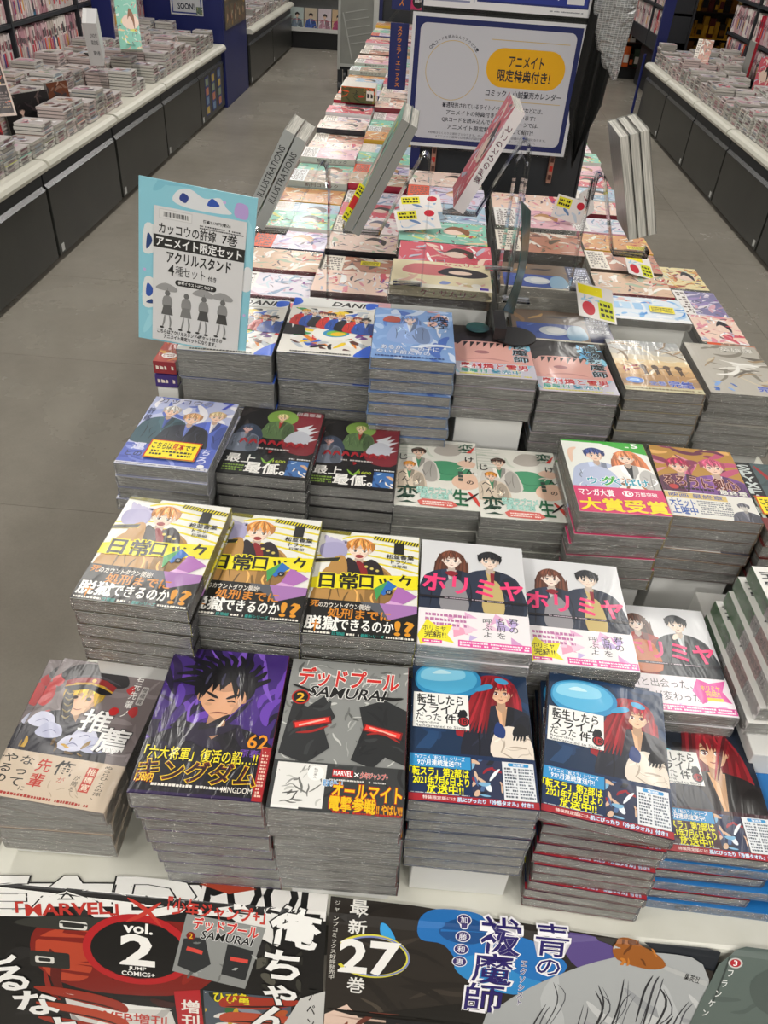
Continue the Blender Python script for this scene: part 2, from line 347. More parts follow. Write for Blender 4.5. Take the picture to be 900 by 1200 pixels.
        s.blob([(x - q * .38, y + q * .1), (x - q * .34, y - q * .2), (x - q * .1, y - q * .47), (x + q * .1, y - q * .47), (x + q * .34, y - q * .2), (x + q * .38, y + q * .1), (x, y + q * .42)], skin)
        s.blob([(x + q * .2, y - q * .4), (x + q * .34, y - q * .2), (x + q * .38, y + q * .1), (x + q * .3, y - q * .05)], dk(skin, .88)); s.blob([(x - q * .34, y + q * .22), (x, y + q * .3), (x + q * .34, y + q * .22), (x, y + q * .08)], dk(skin, .86))
        for k in (-1, 1): s.ell(x + k * q * .22, y - q * .2, q * .07, q * .035, dk(skin, .93), 8)
        if face:
            for k in (-1, 1):
                e = x + k * q * .17; s.ell(e, y - q * .06, q * .095, q * .065, '#f6f4f2', 10); s.ell(e, y - q * .06, q * .055, q * .062, iris, 10); s.ell(e, y - q * .06, q * .03, q * .035, '#1d1719', 8); s.ell(e - q * .02, y - q * .035, q * .017, q * .017, '#fff', 6)
                s.stroke([(e - k * q * .09, y - q * .02), (e, y + q * .02), (e + k * q * .1, y - q * .015)], q * .04, '#2a2023'); s.stroke([(x + k * q * .07, y + q * .1), (e, y + q * .13), (x + k * q * .28, y + q * .08)], q * .035, dk(hair, .6))
            s.stroke([(x + q * .01, y - q * .15), (x + q * .025, y - q * .2), (x, y - q * .215)], q * .02, dk(skin, .7)); s.stroke([(x - q * .09, y - q * .31), (x, y - q * .335), (x + q * .09, y - q * .31)], q * .035, '#9a4a48')
        s.blob([(x - q * .5, y + q * .05), (x - q * .46, y + q * .45), (x, y + q * .68), (x + q * .46, y + q * .45), (x + q * .5, y + q * .05), (x + q * .34, y + q * .3), (x - q * .3, y + q * .32)], hair)
        m = 10
        for k in range(m):
            u = -.46 + .92 * k / (m - 1); s.poly([(x + q * (u - .1), y + q * .4), (x + q * (u + .1), y + q * .4), (x + q * (u + rnd.uniform(-.12, .12)), y + q * (rnd.uniform(.0, .18) - abs(u) * .55))], dk(hair, (.82, 1, 1.1)[k % 3]))
        for k in range(8): u = rnd.uniform(-.4, .4); s.stroke([(x + q * u * .4, y + q * .64), (x + q * u * .9, y + q * .45), (x + q * u * 1.15, y + q * rnd.uniform(.12, .3))], q * .035, dk(hair, (.6, 1.3, .7)[k % 3]))
        if style == 'spiky':
            for k in range(13): a = R(15 + 150 * k / 12); l = rnd.uniform(.7, .95); s.poly([(x + q * .45 * math.cos(a - .18), y + q * (.1 + .45 * math.sin(a - .18))), (x + q * .45 * math.cos(a + .18), y + q * (.1 + .45 * math.sin(a + .18))), (x + q * l * math.cos(a + .1), y + q * (.1 + l * math.sin(a + .1)))], dk(hair, (1, 1.15, .8)[k % 3]))
        for k in range(3): s.stroke([(x - q * .3 + k * q * .25, y + q * .5), (x - q * .34 + k * q * .27, y + q * .36), (x - q * .36 + k * q * .3, y + q * .22)], q * .05, hl or dk(hair, 1.35))
        return s
    def mesh(s, name, fn=None, eps=8e-6, bands=None, extra=None, z0=0.0):
        v = []; f = []; c = []
        fn = fn or (lambda x, y, l: (x * .001, y * .001, l)); eps = min(eps, .0008 / max(s.L, 1))
        for poly, col, L in s.items:
            pcs = [poly]
            if bands:
                ys = [p[1] for p in poly]; pcs = []
                for k in range(math.floor(min(ys) / bands), math.floor(max(ys) / bands) + 1):
                    q = clip(poly, -9e3, k * bands, 9e3, (k + 1) * bands)
                    if len(q) >= 3: pcs.append(q)
            for q in pcs:
                i = len(v); v += [fn(x, y, z0 + L * eps) for x, y in q]; f.append(tuple(range(i, i + len(q)))); c.append(lin(col))
        if extra:
            i = len(v); v += extra.v; f += [tuple(i + a for a in g) for g in extra.f]; c += extra.c
        me = bpy.data.meshes.new(name); me.from_pydata(v, [], f)
        ca = me.color_attributes.new('Col', 'FLOAT_COLOR', 'CORNER'); buf = []
        for g, k in zip(f, c): buf += list(k) * len(g)
        ca.data.foreach_set('color', buf); me.update(); return me
# ------------------------------------------------------------------ cover artwork (plain stand-ins in the colours of the real covers), lettering as printed
CW, CH = 128, 182
SK = '#f0cdb4'
def band_sheet(h, bg): return P(CW, h, bg)
def c_general():          # grey cover with capped figure
    p = P(CW, CH, '#7a6f70')
    p.scrib(0, 60, 128, 182, 22, ['#857a7b', '#6d6364', '#8f8586'], (3, 9), (20, 60), 3)
    for x, y, r in ((4, 128, 16), (10, 150, 9), (78, 172, 7), (18, 92, 14), (96, 150, 6), (110, 122, 7)): p.blob([(x - r, y), (x, y + r * 1.2), (x + r * .6, y), (x + r * .2, y - r)], '#b8383a')
    p.person(46, 128, 44, '#d8b040', '#e3b692', '#22202c', '#3a3442', 'short', 4, face=False)
    p.blob([(8, 158), (18, 174), (48, 180), (80, 172), (90, 156), (76, 150), (48, 156), (22, 150)], '#2c2a2d'); p.stroke([(16, 154), (48, 163), (82, 154)], 3, '#46434a')
    p.poly([(20, 142), (30, 150), (48, 153), (66, 150), (76, 142), (78, 151), (64, 158), (48, 161), (32, 158), (18, 151)], '#8e2a2c'); p.stroke([(20, 143), (48, 152), (76, 143)], 2.4, '#c59b3a', taper=False); p.ell(49, 156, 2.5, 2.5, '#e0b85a'); p.blob([(20, 142), (48, 150), (76, 142), (66, 138), (48, 143), (30, 138)], '#1a181c')
    p.ell(38, 130, 3, 2.4, '#3a2c2a'); p.ell(54, 130, 3, 2.4, '#3a2c2a'); p.stroke([(42, 115), (47, 114), (52, 116)], 1.2, '#9a5a50')
    p.blob([(0, 82), (14, 104), (40, 110), (60, 92), (84, 96), (90, 70), (50, 56), (0, 56)], '#1f1e2a')
    for k, (x, y) in enumerate(((16, 96), (30, 84), (70, 84), (84, 74), (60, 72))): p.blob([(x - 14, y - 6), (x - 6, y + 9), (x + 10, y + 6), (x + 15, y - 6), (x, y - 11)], ('#c9cbe0', '#b9bcd6')[k % 2]); p.stroke([(x - 6, y - 5), (x + 2, y), (x + 9, y - 3)], 1.4, '#7c7fa5')
    p.stroke([(26, 140), (34, 118), (38, 98)], 13, '#2a2426'); [p.stroke([(24 + k * 2.4, 136 - k * 8), (30 + k * 2.4, 133 - k * 8), (34 + k * 2.2, 137 - k * 8)], 2, '#8b7a4c') for k in range(5)]
    p.scrib(6, 58, 80, 78, 10, ['#8a6a2a', '#c29a3c', '#5f4720'], (2, 5), (10, 24), 9)
    p.text('推', 58, 88, 92, 118, '#f4f2f0', .04, '#2a2a30', .05); p.text('薦', 84, 66, 120, 98, '#f4f2f0', .04, '#2a2a30', .05)
    p.text('岩元先輩ノ', 96, 112, 105, 176, '#efece8', .02, vert=True); p.ell(88, 119, 5.5, 5.5, '#c02a2c')
    p.rrect(107, 132, 115, 158, 2, '#c9c4c2'); p.text('椎橋寛', 108, 133, 114, 157, '#4a4244', .01, vert=True)
    return p
def o_general():
    p = band_sheet(54, '#cbb9a4')
    p.text('ぬらりひょんの孫、', 108, 12, 117, 52, '#1d1a18', .01, vert=True)
    p.rect(92, 18, 103, 47, '#b8473a'); p.text('椎橋寛', 93, 19, 102, 46, '#e9d9c4', .02, vert=True); p.text('が贈る', 82, 16, 89, 36, '#1d1a18', vert=True)
    p.text('俺', 58, 32, 78, 50, '#1d1a18', .03); p.text('が', 66, 24, 74, 31, '#b8473a')
    p.text('先輩', 38, 14, 54, 50, '#b8322a', .03, vert=True); p.text('なって', 18, 12, 34, 50, '#1d1a18', .02, vert=True); p.text('に', 32, 9, 39, 15, '#1d1a18'); p.text('やるの', 0, 14, 16, 50, '#1d1a18', .03, vert=True)
    p.scrib(60, 8, 96, 30, 8, ['#b09d88'], (.6, 1.2), (8, 20), 5); p.fine(2, 2, 110, 7, 1, '#a33026', 4)
    return p
def c_warrior():          # purple cover with black-haired figure
    p = P(CW, CH, '#1c1230')
    p.rect(0, 60, 128, 182, '#3f2474'); p.scrib(0, 60, 128, 182, 46, ['#4a2a84', '#6a3fb0', '#2a1748', '#7f55c4', '#1a1030', '#5a36a0'], (3, 11), (25, 70), 11, 100)
    p.person(66, 120, 60, '#14131a', '#e0a883', '#15131f', '#1b1828', 'spiky', 8, '#3c3a55', face=False)
    for k in range(12): a = R(10 + 160 * k / 11); p.stroke([(64 + 24 * math.cos(a), 132 + 24 * math.sin(a)), (66 + 38 * math.cos(a), 134 + 34 * math.sin(a)), (62 + 54 * math.cos(a + .15), 132 + 46 * math.sin(a + .15))], 6, '#16151d')
    for k in (-1, 1): p.stroke([(66 + k * 4, 116), (66 + k * 10, 119), (66 + k * 19, 124)], 3.6, '#16151d'); p.stroke([(66 + k * 6, 112), (66 + k * 11, 113.5), (66 + k * 15, 112)], 2.2, '#2a2020')
    p.stroke([(56, 96), (66, 98), (76, 97)], 1.8, '#7a3a34'); p.stroke([(30, 84), (55, 76), (78, 96)], 10, '#17151e'); p.stroke([(64, 72), (70, 80), (74, 90)], 2.5, '#e9dccb')
    p.scrib(0, 50, 128, 84, 16, ['#17131f', '#221a33'], (6, 14), (25, 60), 5)
    p.text('62', 103, 58, 123, 74, '#e8941f', .04, '#2a1014', .05); p.text('原泰久', 97, 47, 126, 56, '#6f47a8', .03)
    p.text('「六大将軍」復活の詔…!!', 4, 38, 116, 53, '#f2e12a', .03, '#1a0d12', .07)
    p.rect(118, 0, 128, 60, '#a81f26'); p.fine(120, 4, 126, 56, 14, '#e7c3b0', 8)
    p.text('キングダム', 4, 15, 118, 38, '#6d1518', .09, '#e8c32a', .07); p.text('キングダム', 5, 16, 117, 37, '#23070c', .02)
    p.text('1,300円', 3, 12, 20, 21, '#f0d22c', .05, '#b32020', .1); p.fine(20, 8, 92, 13, 1, '#e9e3da', 6); p.text('KINGDOM', 88, 7, 117, 13, '#e9e3da', .02)
    p.rect(0, 0, 118, 3, '#2a1748')
    return p
def c_samurai():          # grey rock texture, dark patches and red glints
    p = P(CW, CH, '#8b8d8b')
    p.scrib(0, 0, 128, 182, 150, ['#a6a8a5', '#6f716f', '#b9bab6', '#5a5c5a', '#c9cac6', '#7a7c7a'], (1, 3.4), (5, 18), 2)
    p.poly([(2, 60), (8, 124), (24, 118), (40, 134), (54, 108), (44, 92), (52, 70), (30, 50)], '#2d2f31')
    p.poly([(74, 58), (84, 96), (78, 122), (104, 134), (128, 122), (128, 56), (108, 64), (96, 50)], '#292b2d')
    p.scrib(6, 60, 48, 128, 14, ['#3a3c3e', '#232527'], (2, 6), (10, 30), 6); p.scrib(82, 58, 126, 126, 14, ['#3a3c3e', '#232527'], (2, 6), (10, 30), 7)
    for x, y, x2, y2 in ((12, 94, 50, 104), (84, 98, 124, 90)):
        p.line(x, y, x2, y2, 9, '#7d1c1c'); p.line(x + 2, y, x2 - 2, y2, 6, '#ea3c34'); p.line(x + 6, y, x2 - 6, y2, 2, '#ffb7a6'); p.stroke([(x + 4, y - 9), (x + 20, y - 6), (x2 - 2, y2 - 8)], 3, '#a32a26')
    p.text('デッドプール', 10, 146, 118, 171, '#cf2a26', .08, '#f4f0ea', .07, shear=.05); p.text('SAMURAI', 24, 132, 104, 146, '#151515', .05, '#f0efec', .06, shear=.25); p.stroke([(4, 146), (16, 142), (30, 136)], 3, '#151515'); p.stroke([(96, 137), (112, 136), (124, 138)], 4, '#151515')
    p.ell(15, 130, 9, 9, '#1a1a1a'); p.ring(15, 130, 9.5, 9.5, 1.6, '#b3241f'); p.text('2', 11, 125, 19, 135, '#ecb62a', .04)
    return p
def o_samurai():
    p = band_sheet(52, '#3a3c3d')
    p.scrib(50, 0, 128, 52, 12, ['#2b2d2e', '#4c4e4f'], (2, 6), (10, 40), 4)
    p.rect(4, 3, 52, 50, '#e6e5e1'); p.scrib(6, 5, 50, 48, 24, ['#9d9d9a', '#777773', '#c4c4bf', '#4f4f4c'], (.8, 3), (6, 18), 12); p.ell(42, 40, 8, 8, '#f5f4f0'); p.text('私が来た', 40, 34, 44, 46, '#1c1c1c', vert=True); p.rect(4, 1, 30, 4, '#efeeea')
    p.rect(58, 38, 78, 46, '#c3262a'); p.text('MARVEL', 59, 39.5, 77, 44.5, '#fff', .04); p.text('×', 79, 39, 84, 44, '#fff'); p.text('少年ジャンプ+', 85, 38, 112, 45, '#d3322f', .04, '#f5e9e2', .06)
    p.fine(56, 33, 110, 36, 1, '#d8d5d0', 3); p.text('最強の助っ人', 50, 27, 70, 34, '#2d8fd0', .04, '#fff', .1)
    p.text('オールマイト', 60, 15, 126, 31, '#f0c41e', .06, '#c3301c', .08, rot=-1.5); p.text('電撃参戦', 58, 2, 102, 17, '#f0c41e', .07, '#c3301c', .08, rot=-1.5); p.text('!! やばい!!', 103, 2, 127, 12, '#e8b51e', .05, '#b02a1c', .08)
    p.fine(62, -1, 126, 3, 1, '#b9302a', 9)
    return p
def c_slime(variant=0):
    p = P(CW, CH, '#16304f' if not variant else '#1b2433')
    if not variant:
        p.scrib(0, 60, 128, 182, 18, ['#1b3b63', '#122744', '#21456f'], (6, 16), (30, 70), 4)
        p.blob([(48, 80), (64, 128), (74, 158), (92, 164), (110, 158), (118, 138), (112, 108), (96, 84)], '#9c1d28')
        p.person(98, 140, 30, '#a32230', '#edc09c', '#1d2130', '#e5b58d', 'long', 6, face=True, iris='#7a2a20')
        for k in range(14): p.stroke([(82 + k * 2.4, 160), (72 + k * 2.2, 126), (54 + k * 4.2, 84)], 4, ('#7a141e', '#b32733', '#8d1a25')[k % 3]) if k < 7 else None
        p.blob([(86, 56), (88, 84), (104, 96), (122, 88), (128, 70), (128, 56)], '#e9ddcf'); p.scrib(88, 56, 126, 90, 12, ['#cdbfb0', '#f5ece0', '#b5a696'], (1, 2.4), (10, 24), 3)
        p.blob([(108, 84), (112, 98), (120, 98), (124, 86)], '#14161d'); [p.stroke([(109 + k * 3.4, 92), (110 + k * 3.4, 84), (108 + k * 3.6, 78)], 2.6, '#14161d') for k in range(4)]; p.blob([(88, 84), (92, 100), (100, 92), (98, 80)], '#203a78')
        p.blob([(3, 148), (8, 166), (32, 176), (60, 174), (76, 160), (74, 142), (58, 130), (30, 128), (10, 134)], '#2f8fc4'); p.blob([(5, 150), (10, 165), (32, 174), (58, 172), (72, 159), (68, 144), (50, 134), (26, 134), (10, 140)], '#55b4df'); p.blob([(9, 154), (14, 165), (34, 172), (56, 168), (58, 156), (36, 150), (16, 150)], '#8bd3f0'); p.stroke([(70, 140), (82, 146), (90, 148)], 8, '#3f9fd0'); p.ell(100, 156, 8, 4, '#49a8d8', rot=-15); p.blob([(22, 160), (32, 166), (44, 162), (32, 160)], '#c8ecf8')
    else:
        p.scrib(0, 60, 128, 182, 24, ['#3a3436', '#221f26', '#4a3d36', '#14141b'], (6, 18), (30, 80), 9, -60)
        for k in range(14): p.stroke([(60 + k * 3, 178 - k), (48 + k * 5, 130), (40 + k * 6.4, 70)], 8, ('#6e121c', '#9a1f2b', '#541018')[k % 3])
        p.person(80, 136, 48, '#8d1a25', '#e9b994', '#2a2526', '#dcae84', 'long', 9, face=True, iris='#7a2a20')
        for k in range(12): p.stroke([(54 + k * 5, 182 - k), (50 + k * 4.4, 150), (44 + k * 3.2, 96)], 4, ('#6e121c', '#a32230', '#541018')[k % 3]) if k < 5 or k > 9 else None
        p.person(22, 114, 32, '#6fbfe2', '#f1d4c2', '#151f33', '#26365a', 'long', 5, face=True, iris='#3a6a9a')
    p.rect(2, 86, 62, 132, '#f3f3ef'); p.text('転生したら', 6, 117, 56, 130, '#101316', .05); p.text('スライム', 6, 105, 56, 117, '#101316', .05); p.text('だった', 5, 95, 32, 105, '#101316', .02); p.text('件', 36, 93, 48, 105, '#101316', .05)
    p.text('Regarding', 5, 90.5, 30, 94, '#3a3e42', .01); p.text('Reincarnated to Slime', 5, 86.5, 58, 90, '#3a3e42', .01)
    p.ell(56, 97, 6.5, 7, '#20262d'); p.ell(56, 97, 5, 5, '#b3262e'); p.text('18', 52.5, 94, 59.5, 100, '#101316', .03); p.blob([(50, 102), (60, 104), (58, 112), (52, 110)], '#14181e')
    return p
def o_slime(variant=0):
    p = band_sheet(56, '#142c52' if not variant else '#3a1420')
    p.rect(0, 38, 62, 53, '#2f93cf'); p.text('TVアニメ「転スラ」シリーズ', 5, 47, 56, 52, '#f6f8f8', .02); p.text('9か月連続放送中!', 8, 40, 52, 47, '#f6f8f8', .04)
    p.text('「転スラ」第2部は', 0, 28, 60, 38, '#f7f013', .06, '#20202a', .06); p.text('2021年7月6日より', 4, 18.5, 60, 28, '#f7f013', .06, '#20202a', .06); p.text('放送中!!', 18, 9, 54, 19, '#f7f013', .06, '#20202a', .06)
    p.rect(63, 8, 93, 51, '#2c3350'); p.scrib(63, 8, 93, 51, 22, ['#9c2230', '#e8eef4', '#20242f', '#4b6a9a', '#d9b79c', '#7fb3d6'], (2, 6), (8, 22), 8)
    p.rect(94, 8, 126, 51, '#e3e6ea'); p.rrect(100, 46, 121, 50, 1.5, '#2f93cf'); p.text('放送表', 105, 46.6, 116, 49.4, '#fff', .03); p.fine(96, 10, 108, 45, 10, '#525a68', 5); p.fine(110, 10, 125, 45, 10, '#6d7683', 6); [p.rect(95, 10 + k * 7, 125, 13 + k * 7, '#cfd9e6') for k in range(0)]
    p.rect(0, 0, 128, 7.6, '#a5202c'); p.fine(1, 8, 60, 9.4, 1, '#d9dde4', 2)
    p.text('特装限定版には、', 14, 2.2, 48, 6, '#f5e8e4', .03); p.text('肌にぴったり「冷感タオル」付き!!', 48, 1.6, 122, 6.4, '#e9f4fa', .05, '#2f7fc4', .09)
    return p
def c_prison():           # white / yellow cover, orange-haired figure
    p = P(CW, CH, '#e9e8e2')
    for k in range(5): p.stroke([(-10 + k * 10, 120 + k * 12), (60, 128 + k * 12), (140, 110 + k * 14)], 3, '#e7d92c', taper=False)
    p.person(54, 148, 34, '#e5974a', '#f6dcc8', '#b98c4e', '#7c2028', 'short', 3, '#ffd08a')
    p.blob([(40, 132), (36, 104), (44, 86), (84, 84), (84, 116), (70, 132), (56, 122)], '#2b2226'); p.stroke([(52, 128), (60, 114), (66, 92)], 9, '#8b2228'); [p.ell(64 + k * 7, 118 - k * 3, 2.2, 2.2, '#d7c56a') for k in range(3)]
    p.ell(54, 136, 5, 3.4, '#9a3a3a')
    for k in range(5): p.stroke([(10 + k * 6, 150 - k * 3), (13 + k * 5, 160), (8 + k * 7, 172 - k * 3)], 7.5, '#b9b4d3')
    p.blob([(6, 134), (6, 154), (26, 160), (38, 150), (36, 132), (20, 126)], '#a8a3c8'); p.blob([(18, 96), (22, 128), (36, 134), (42, 104), (36, 88)], '#b98c4e')
    for y0, a in ((170, -2), (174, 0), (99, 0)): pass
    def tape(x0, y0, x1, y1, wd=7):
        p.line(x0, y0, x1, y1, wd, '#e9dc1f'); n = 16
        for k in range(n): t = (k + .5) / n; x, y = x0 + (x1 - x0) * t, y0 + (y1 - y0) * t; p.items.append(([(x - 2.2, y - wd / 2), (x - .2, y - wd / 2), (x + 2.2, y + wd / 2), (x + .2, y + wd / 2)], '#2a2a22', p.L + 1))
        p.L += 1
    tape(0, 181, 40, 178); tape(70, 174, 128, 166); tape(0, 122, 30, 128); tape(96, 98, 128, 88)
    p.poly([(0, 92), (30, 100), (128, 108), (128, 84), (60, 78), (0, 74)], '#f0e21e')
    p.text('日常', 6, 76, 58, 103, '#1b1a17', .08, '#f0e21e', .1, rot=2); p.text('ロック', 58, 80, 120, 106, '#1b1a17', .06, '#f0e21e', .1, rot=2)
    p.text('1', 99, 146, 107, 166, '#222', .1); p.text('松並香葉', 88, 136, 122, 144, '#2a2a2a', .05); p.text('トラツー', 94, 127, 120, 134, '#2a2a2a', .04); p.text('日常組', 96, 120, 114, 125, '#3a3a3a', .02)
    p.poly([(88, 70), (104, 88), (92, 96), (76, 80)], '#2d6fc0'); p.poly([(104, 88), (128, 72), (112, 58), (96, 62)], '#b06fb8'); p.poly([(76, 80), (92, 96), (80, 60)], '#46a05a'); p.poly([(92, 96), (104, 98), (124, 82), (104, 86)], '#f0e23a'); p.poly([(96, 62), (112, 58), (100, 46), (86, 52)], '#d9a8d8'); p.ell(94, 76, 4, 4, '#222'); p.text('日', 92, 74, 96, 78, '#fff')
    return p
def o_prison():
    p = band_sheet(56, '#191817')
    p.poly([(60, 56), (96, 30), (112, 56)], '#5a5d66'); p.poly([(84, 56), (96, 30), (128, 44), (128, 56)], '#a978b6')
    p.text('死', 4, 43, 14, 54, '#d98a2a', .06); p.text('のカウントダウン開始!', 14, 43, 74, 52, '#efe9df', .03); p.text('処刑までに', 26, 28, 98, 43, '#d98a2a', .05)
    p.text('脱獄', 2, 8, 40, 29, '#f6f4ef', .08); p.text('できるのか', 40, 10, 102, 27, '#f6f4ef', .06); p.text('!?', 104, 8, 124, 29, '#e0982a', .1)
    p.text('日常組', 34, 1, 48, 6, '#2aa39a', .03); p.text('最新シリーズ', 66, 1, 92, 6, '#2aa39a', .03); p.fine(2, 1, 32, 6, 1, '#e9e5da', 4); p.fine(50, 1, 64, 6, 1, '#e9e5da', 5); p.fine(94, 1, 126, 6, 1, '#e9e5da', 7)
    p.stroke([(14, 24), (14, 12), (14, 4)], 2, '#d98a2a'); p.stroke([(9, 16), (14, 16), (19, 16)], 2, '#d98a2a')
    return p
def c_horimiya(v=0):
    p = P(CW, CH, '#d9dadd')
    if v == 0:
        p.person(38, 146, 28, '#6d4030', '#f7e3d6', '#2b3448', '#c9c7c6', 'long', 3); p.person(86, 150, 28, '#22242a', '#f3dccb', '#2b3448', '#cbb274', 'short', 6)
        p.blob([(26, 60), (28, 96), (38, 112), (52, 104), (58, 60)], '#8f8d92'); p.blob([(76, 60), (78, 108), (88, 116), (98, 104), (100, 60)], '#c8b276'); p.poly([(86, 128), (91, 128), (90, 108), (86, 108)], '#8c2330'); p.blob([(30, 122), (38, 126), (46, 122), (38, 116)], '#8c2330')
    else:
        p.person(30, 148, 28, '#5f3829', '#f6dfd0', '#a2392f', '#a2392f', 'long', 2); p.person(86, 150, 28, '#20242a', '#f3dccb', '#31373e', '#cfd6d8', 'short', 6)
        p.blob([(16, 66), (18, 110), (34, 118), (48, 108), (50, 66)], '#cf6f35'); p.stroke([(76, 122), (80, 128), (84, 132)], 7, '#f1dac9')
    p.text('ホリミヤ', 4, 86, 124, 116, '#f4427c', .09, rot=-3)
    p.rect(0, 76, 128, 80, '#1d1a22'); p.fine(30, 76.8, 100, 79.4, 1, '#c9b7c4', 3)
    return p
def o_horimiya(v=0):
    p = band_sheet(58, '#f3eef1'); rnd = random.Random(5)
    for k in range(14): x, y = rnd.uniform(20, 120), rnd.uniform(6, 50); p.poly([(x, y), (x + rnd.uniform(6, 22), y + rnd.uniform(-4, 12)), (x + rnd.uniform(-6, 12), y + rnd.uniform(8, 20))], rnd.choice(['#e7b3d6', '#d9a0d0', '#f0cfe2', '#c9b6e4', '#f3a9c4']))
    if v == 0:
        p.text('君の', 104, 28, 116, 54, '#2a2430', vert=True); p.text('名前を', 90, 18, 101, 52, '#2a2430', vert=True); p.text('呼ぶよ。', 74, 8, 86, 50, '#2a2430', vert=True)
        p.fine(8, 30, 58, 52, 3, '#c078a8', 4); p.poly([(0, 14), (10, 40), (22, 30), (40, 34), (34, 18), (42, 6), (20, 10), (4, 0)], '#f2e63a'); p.text('ホリミヤ', 6, 22, 32, 30, '#3a2a30', .02); p.text('完結!!', 8, 12, 32, 22, '#3a2a30', .04); p.rect(6, 4, 28, 9, '#e64d9a'); p.fine(8, 5, 26, 8, 1, '#fff', 5)
        p.rect(46, 2, 128, 12, '#e65aa4'); p.fine(48, 3, 126, 11, 2, '#fdeef6', 6)
    else:
        p.rect(0, 14, 128, 58, '#efe6ec'); p.text('君と出会った、', 4, 38, 82, 52, '#2a2430'); p.text('が変わった。', 30, 18, 94, 32, '#2a2430'); p.poly([(80, 36), (90, 56), (104, 50), (126, 56), (118, 38), (126, 20), (104, 26), (88, 16)], '#e05aa6'); p.text('ホリミヤ', 92, 38, 116, 46, '#f3d34a', .03); p.text('完結!!', 96, 29, 114, 38, '#f3d34a', .03); p.rect(96, 22, 116, 27, '#f0cf3e')
        p.rect(30, 2, 128, 12, '#d9519c'); p.fine(32, 3, 126, 11, 2, '#fdeef6', 6)
    return p
def c_trio():
    p = P(CW, CH, '#b9bfe0'); p.scrib(0, 60, 128, 182, 26, ['#7f8fd0', '#5d70c4', '#dfe0ee', '#99a4d8', '#eceaf0'], (4, 14), (20, 60), 3)
    p.person(36, 142, 25, '#d9d3cd', '#eec6ac', '#3d5a66', '#4a5aa8', 'short', 3); p.person(106, 138, 24, '#d9b98f', '#f1ccb4', '#5468c0', '#e9e5ea', 'short', 5); p.person(72, 126, 26, '#dba77a', '#f3cfb8', '#2b2d3a', '#6f80c8', 'short', 7)
    p.text('カッコウの', 10, 164, 92, 179, '#39406a', .02, '#e9e7f4', .05); p.text('7', 106, 160, 122, 180, '#4a55c0', .05); p.text('許嫁', 2, 110, 12, 150, '#39406a', .02, vert=True)
    p.rect(0, 0, 128, 52, '#5567c0'); p.scrib(0, 0, 128, 52, 10, ['#6f80d0', '#8a98dc', '#4455ae'], (4, 9), (20, 50), 4)
    p.text('運', 10, 36, 28, 54, '#d9dcf4', .06); p.text('との', 4, 20, 30, 34, '#20264e', .05); p.text('ち', 108, 36, 122, 52, '#d9dcf4', .05); p.text('ろ', 106, 16, 122, 34, '#d9dcf4', .05); p.rect(0, 0, 128, 6, '#d9d8de'); p.fine(2, 1, 126, 5, 1, '#5a5f88', 4); p.ell(116, 10, 5, 4, '#eee')
    return p
def sample_sticker(w=72, h=44):
    p = P(w, h, '#c8281e'); p.rect(2, 2, w - 2, h - 2, '#f6e21c')
    p.text('こちらは', 5, h * .52, w * .45, h * .85, '#1c1a10', .06); p.text('見本', w * .46, h * .5, w * .7, h * .87, '#d0301e', .07); p.text('です', w * .71, h * .52, w * .92, h * .83, '#1c1a10', .06); p.fine(7, 6, w - 8, h * .46, 2, '#2a2718', 3); return p
def c_dark():
    p = P(CW, CH, '#1d1b1e'); p.scrib(0, 60, 128, 182, 18, ['#2a272b', '#141316', '#35302f'], (5, 12), (20, 50), 8)
    p.blob([(84, 70), (74, 120), (84, 172), (128, 176), (128, 70)], '#7c2630'); p.ell(66, 158, 24, 22, '#7fa24a'); p.person(66, 158, 17, '#d9c890', '#eec8a8', '#59724a', '#b03a34', 'short', 4)
    for k in range(7): p.poly([(92 + k * 2, 130 - k * 5), (104 + k * 2, 120 - k * 5), (116 + (k % 3) * 6, 146 - k * 8)], '#cfd2d8')
    p.blob([(80, 92), (88, 118), (104, 124), (118, 108), (110, 90)], '#b9bcc6'); p.blob([(6, 90), (10, 126), (26, 132), (40, 118), (44, 92)], '#3a4458'); p.person(20, 118, 17, '#4a566c', '#d9aaa4', '#6c7484', '#8a90a0', 'short', 9)
    for k in range(7): x = 16 + k * 14; p.stroke([(x, 78), (x + 5, 90), (x + 11, 80)], 5, '#a3202a'); p.stroke([(x, 90), (x + 10, 86)], 3, '#a3202a')
    p.text('田畠裕基', 86, 168, 124, 178, '#c9c3c2', .02); p.fine(44, 66, 92, 72, 1, '#bdb7b4', 3); p.text('9', 62, 58, 68, 65, '#b32a2e', .05)
    return p
def o_dark():
    p = band_sheet(54, '#161517'); p.text('最上', 6, 28, 50, 50, '#e8e6e1', .03); p.text('最低。', 38, 6, 96, 32, '#f3f1ec', .06); p.stroke([(56, 44), (66, 32), (74, 46)], 4, '#7fb03a'); p.text('1600', 74, 36, 92, 42, '#b7c93a', .04); p.fine(6, 6, 36, 24, 3, '#7b9a3e', 4)
    p.rect(96, 6, 126, 44, '#3f6fae'); p.scrib(96, 6, 126, 44, 12, ['#d9b08c', '#b6d2ea', '#2a4a80', '#f0e8dc'], (2, 6), (8, 20), 5); p.fine(96, 46, 126, 51, 1, '#ddd', 3); return p
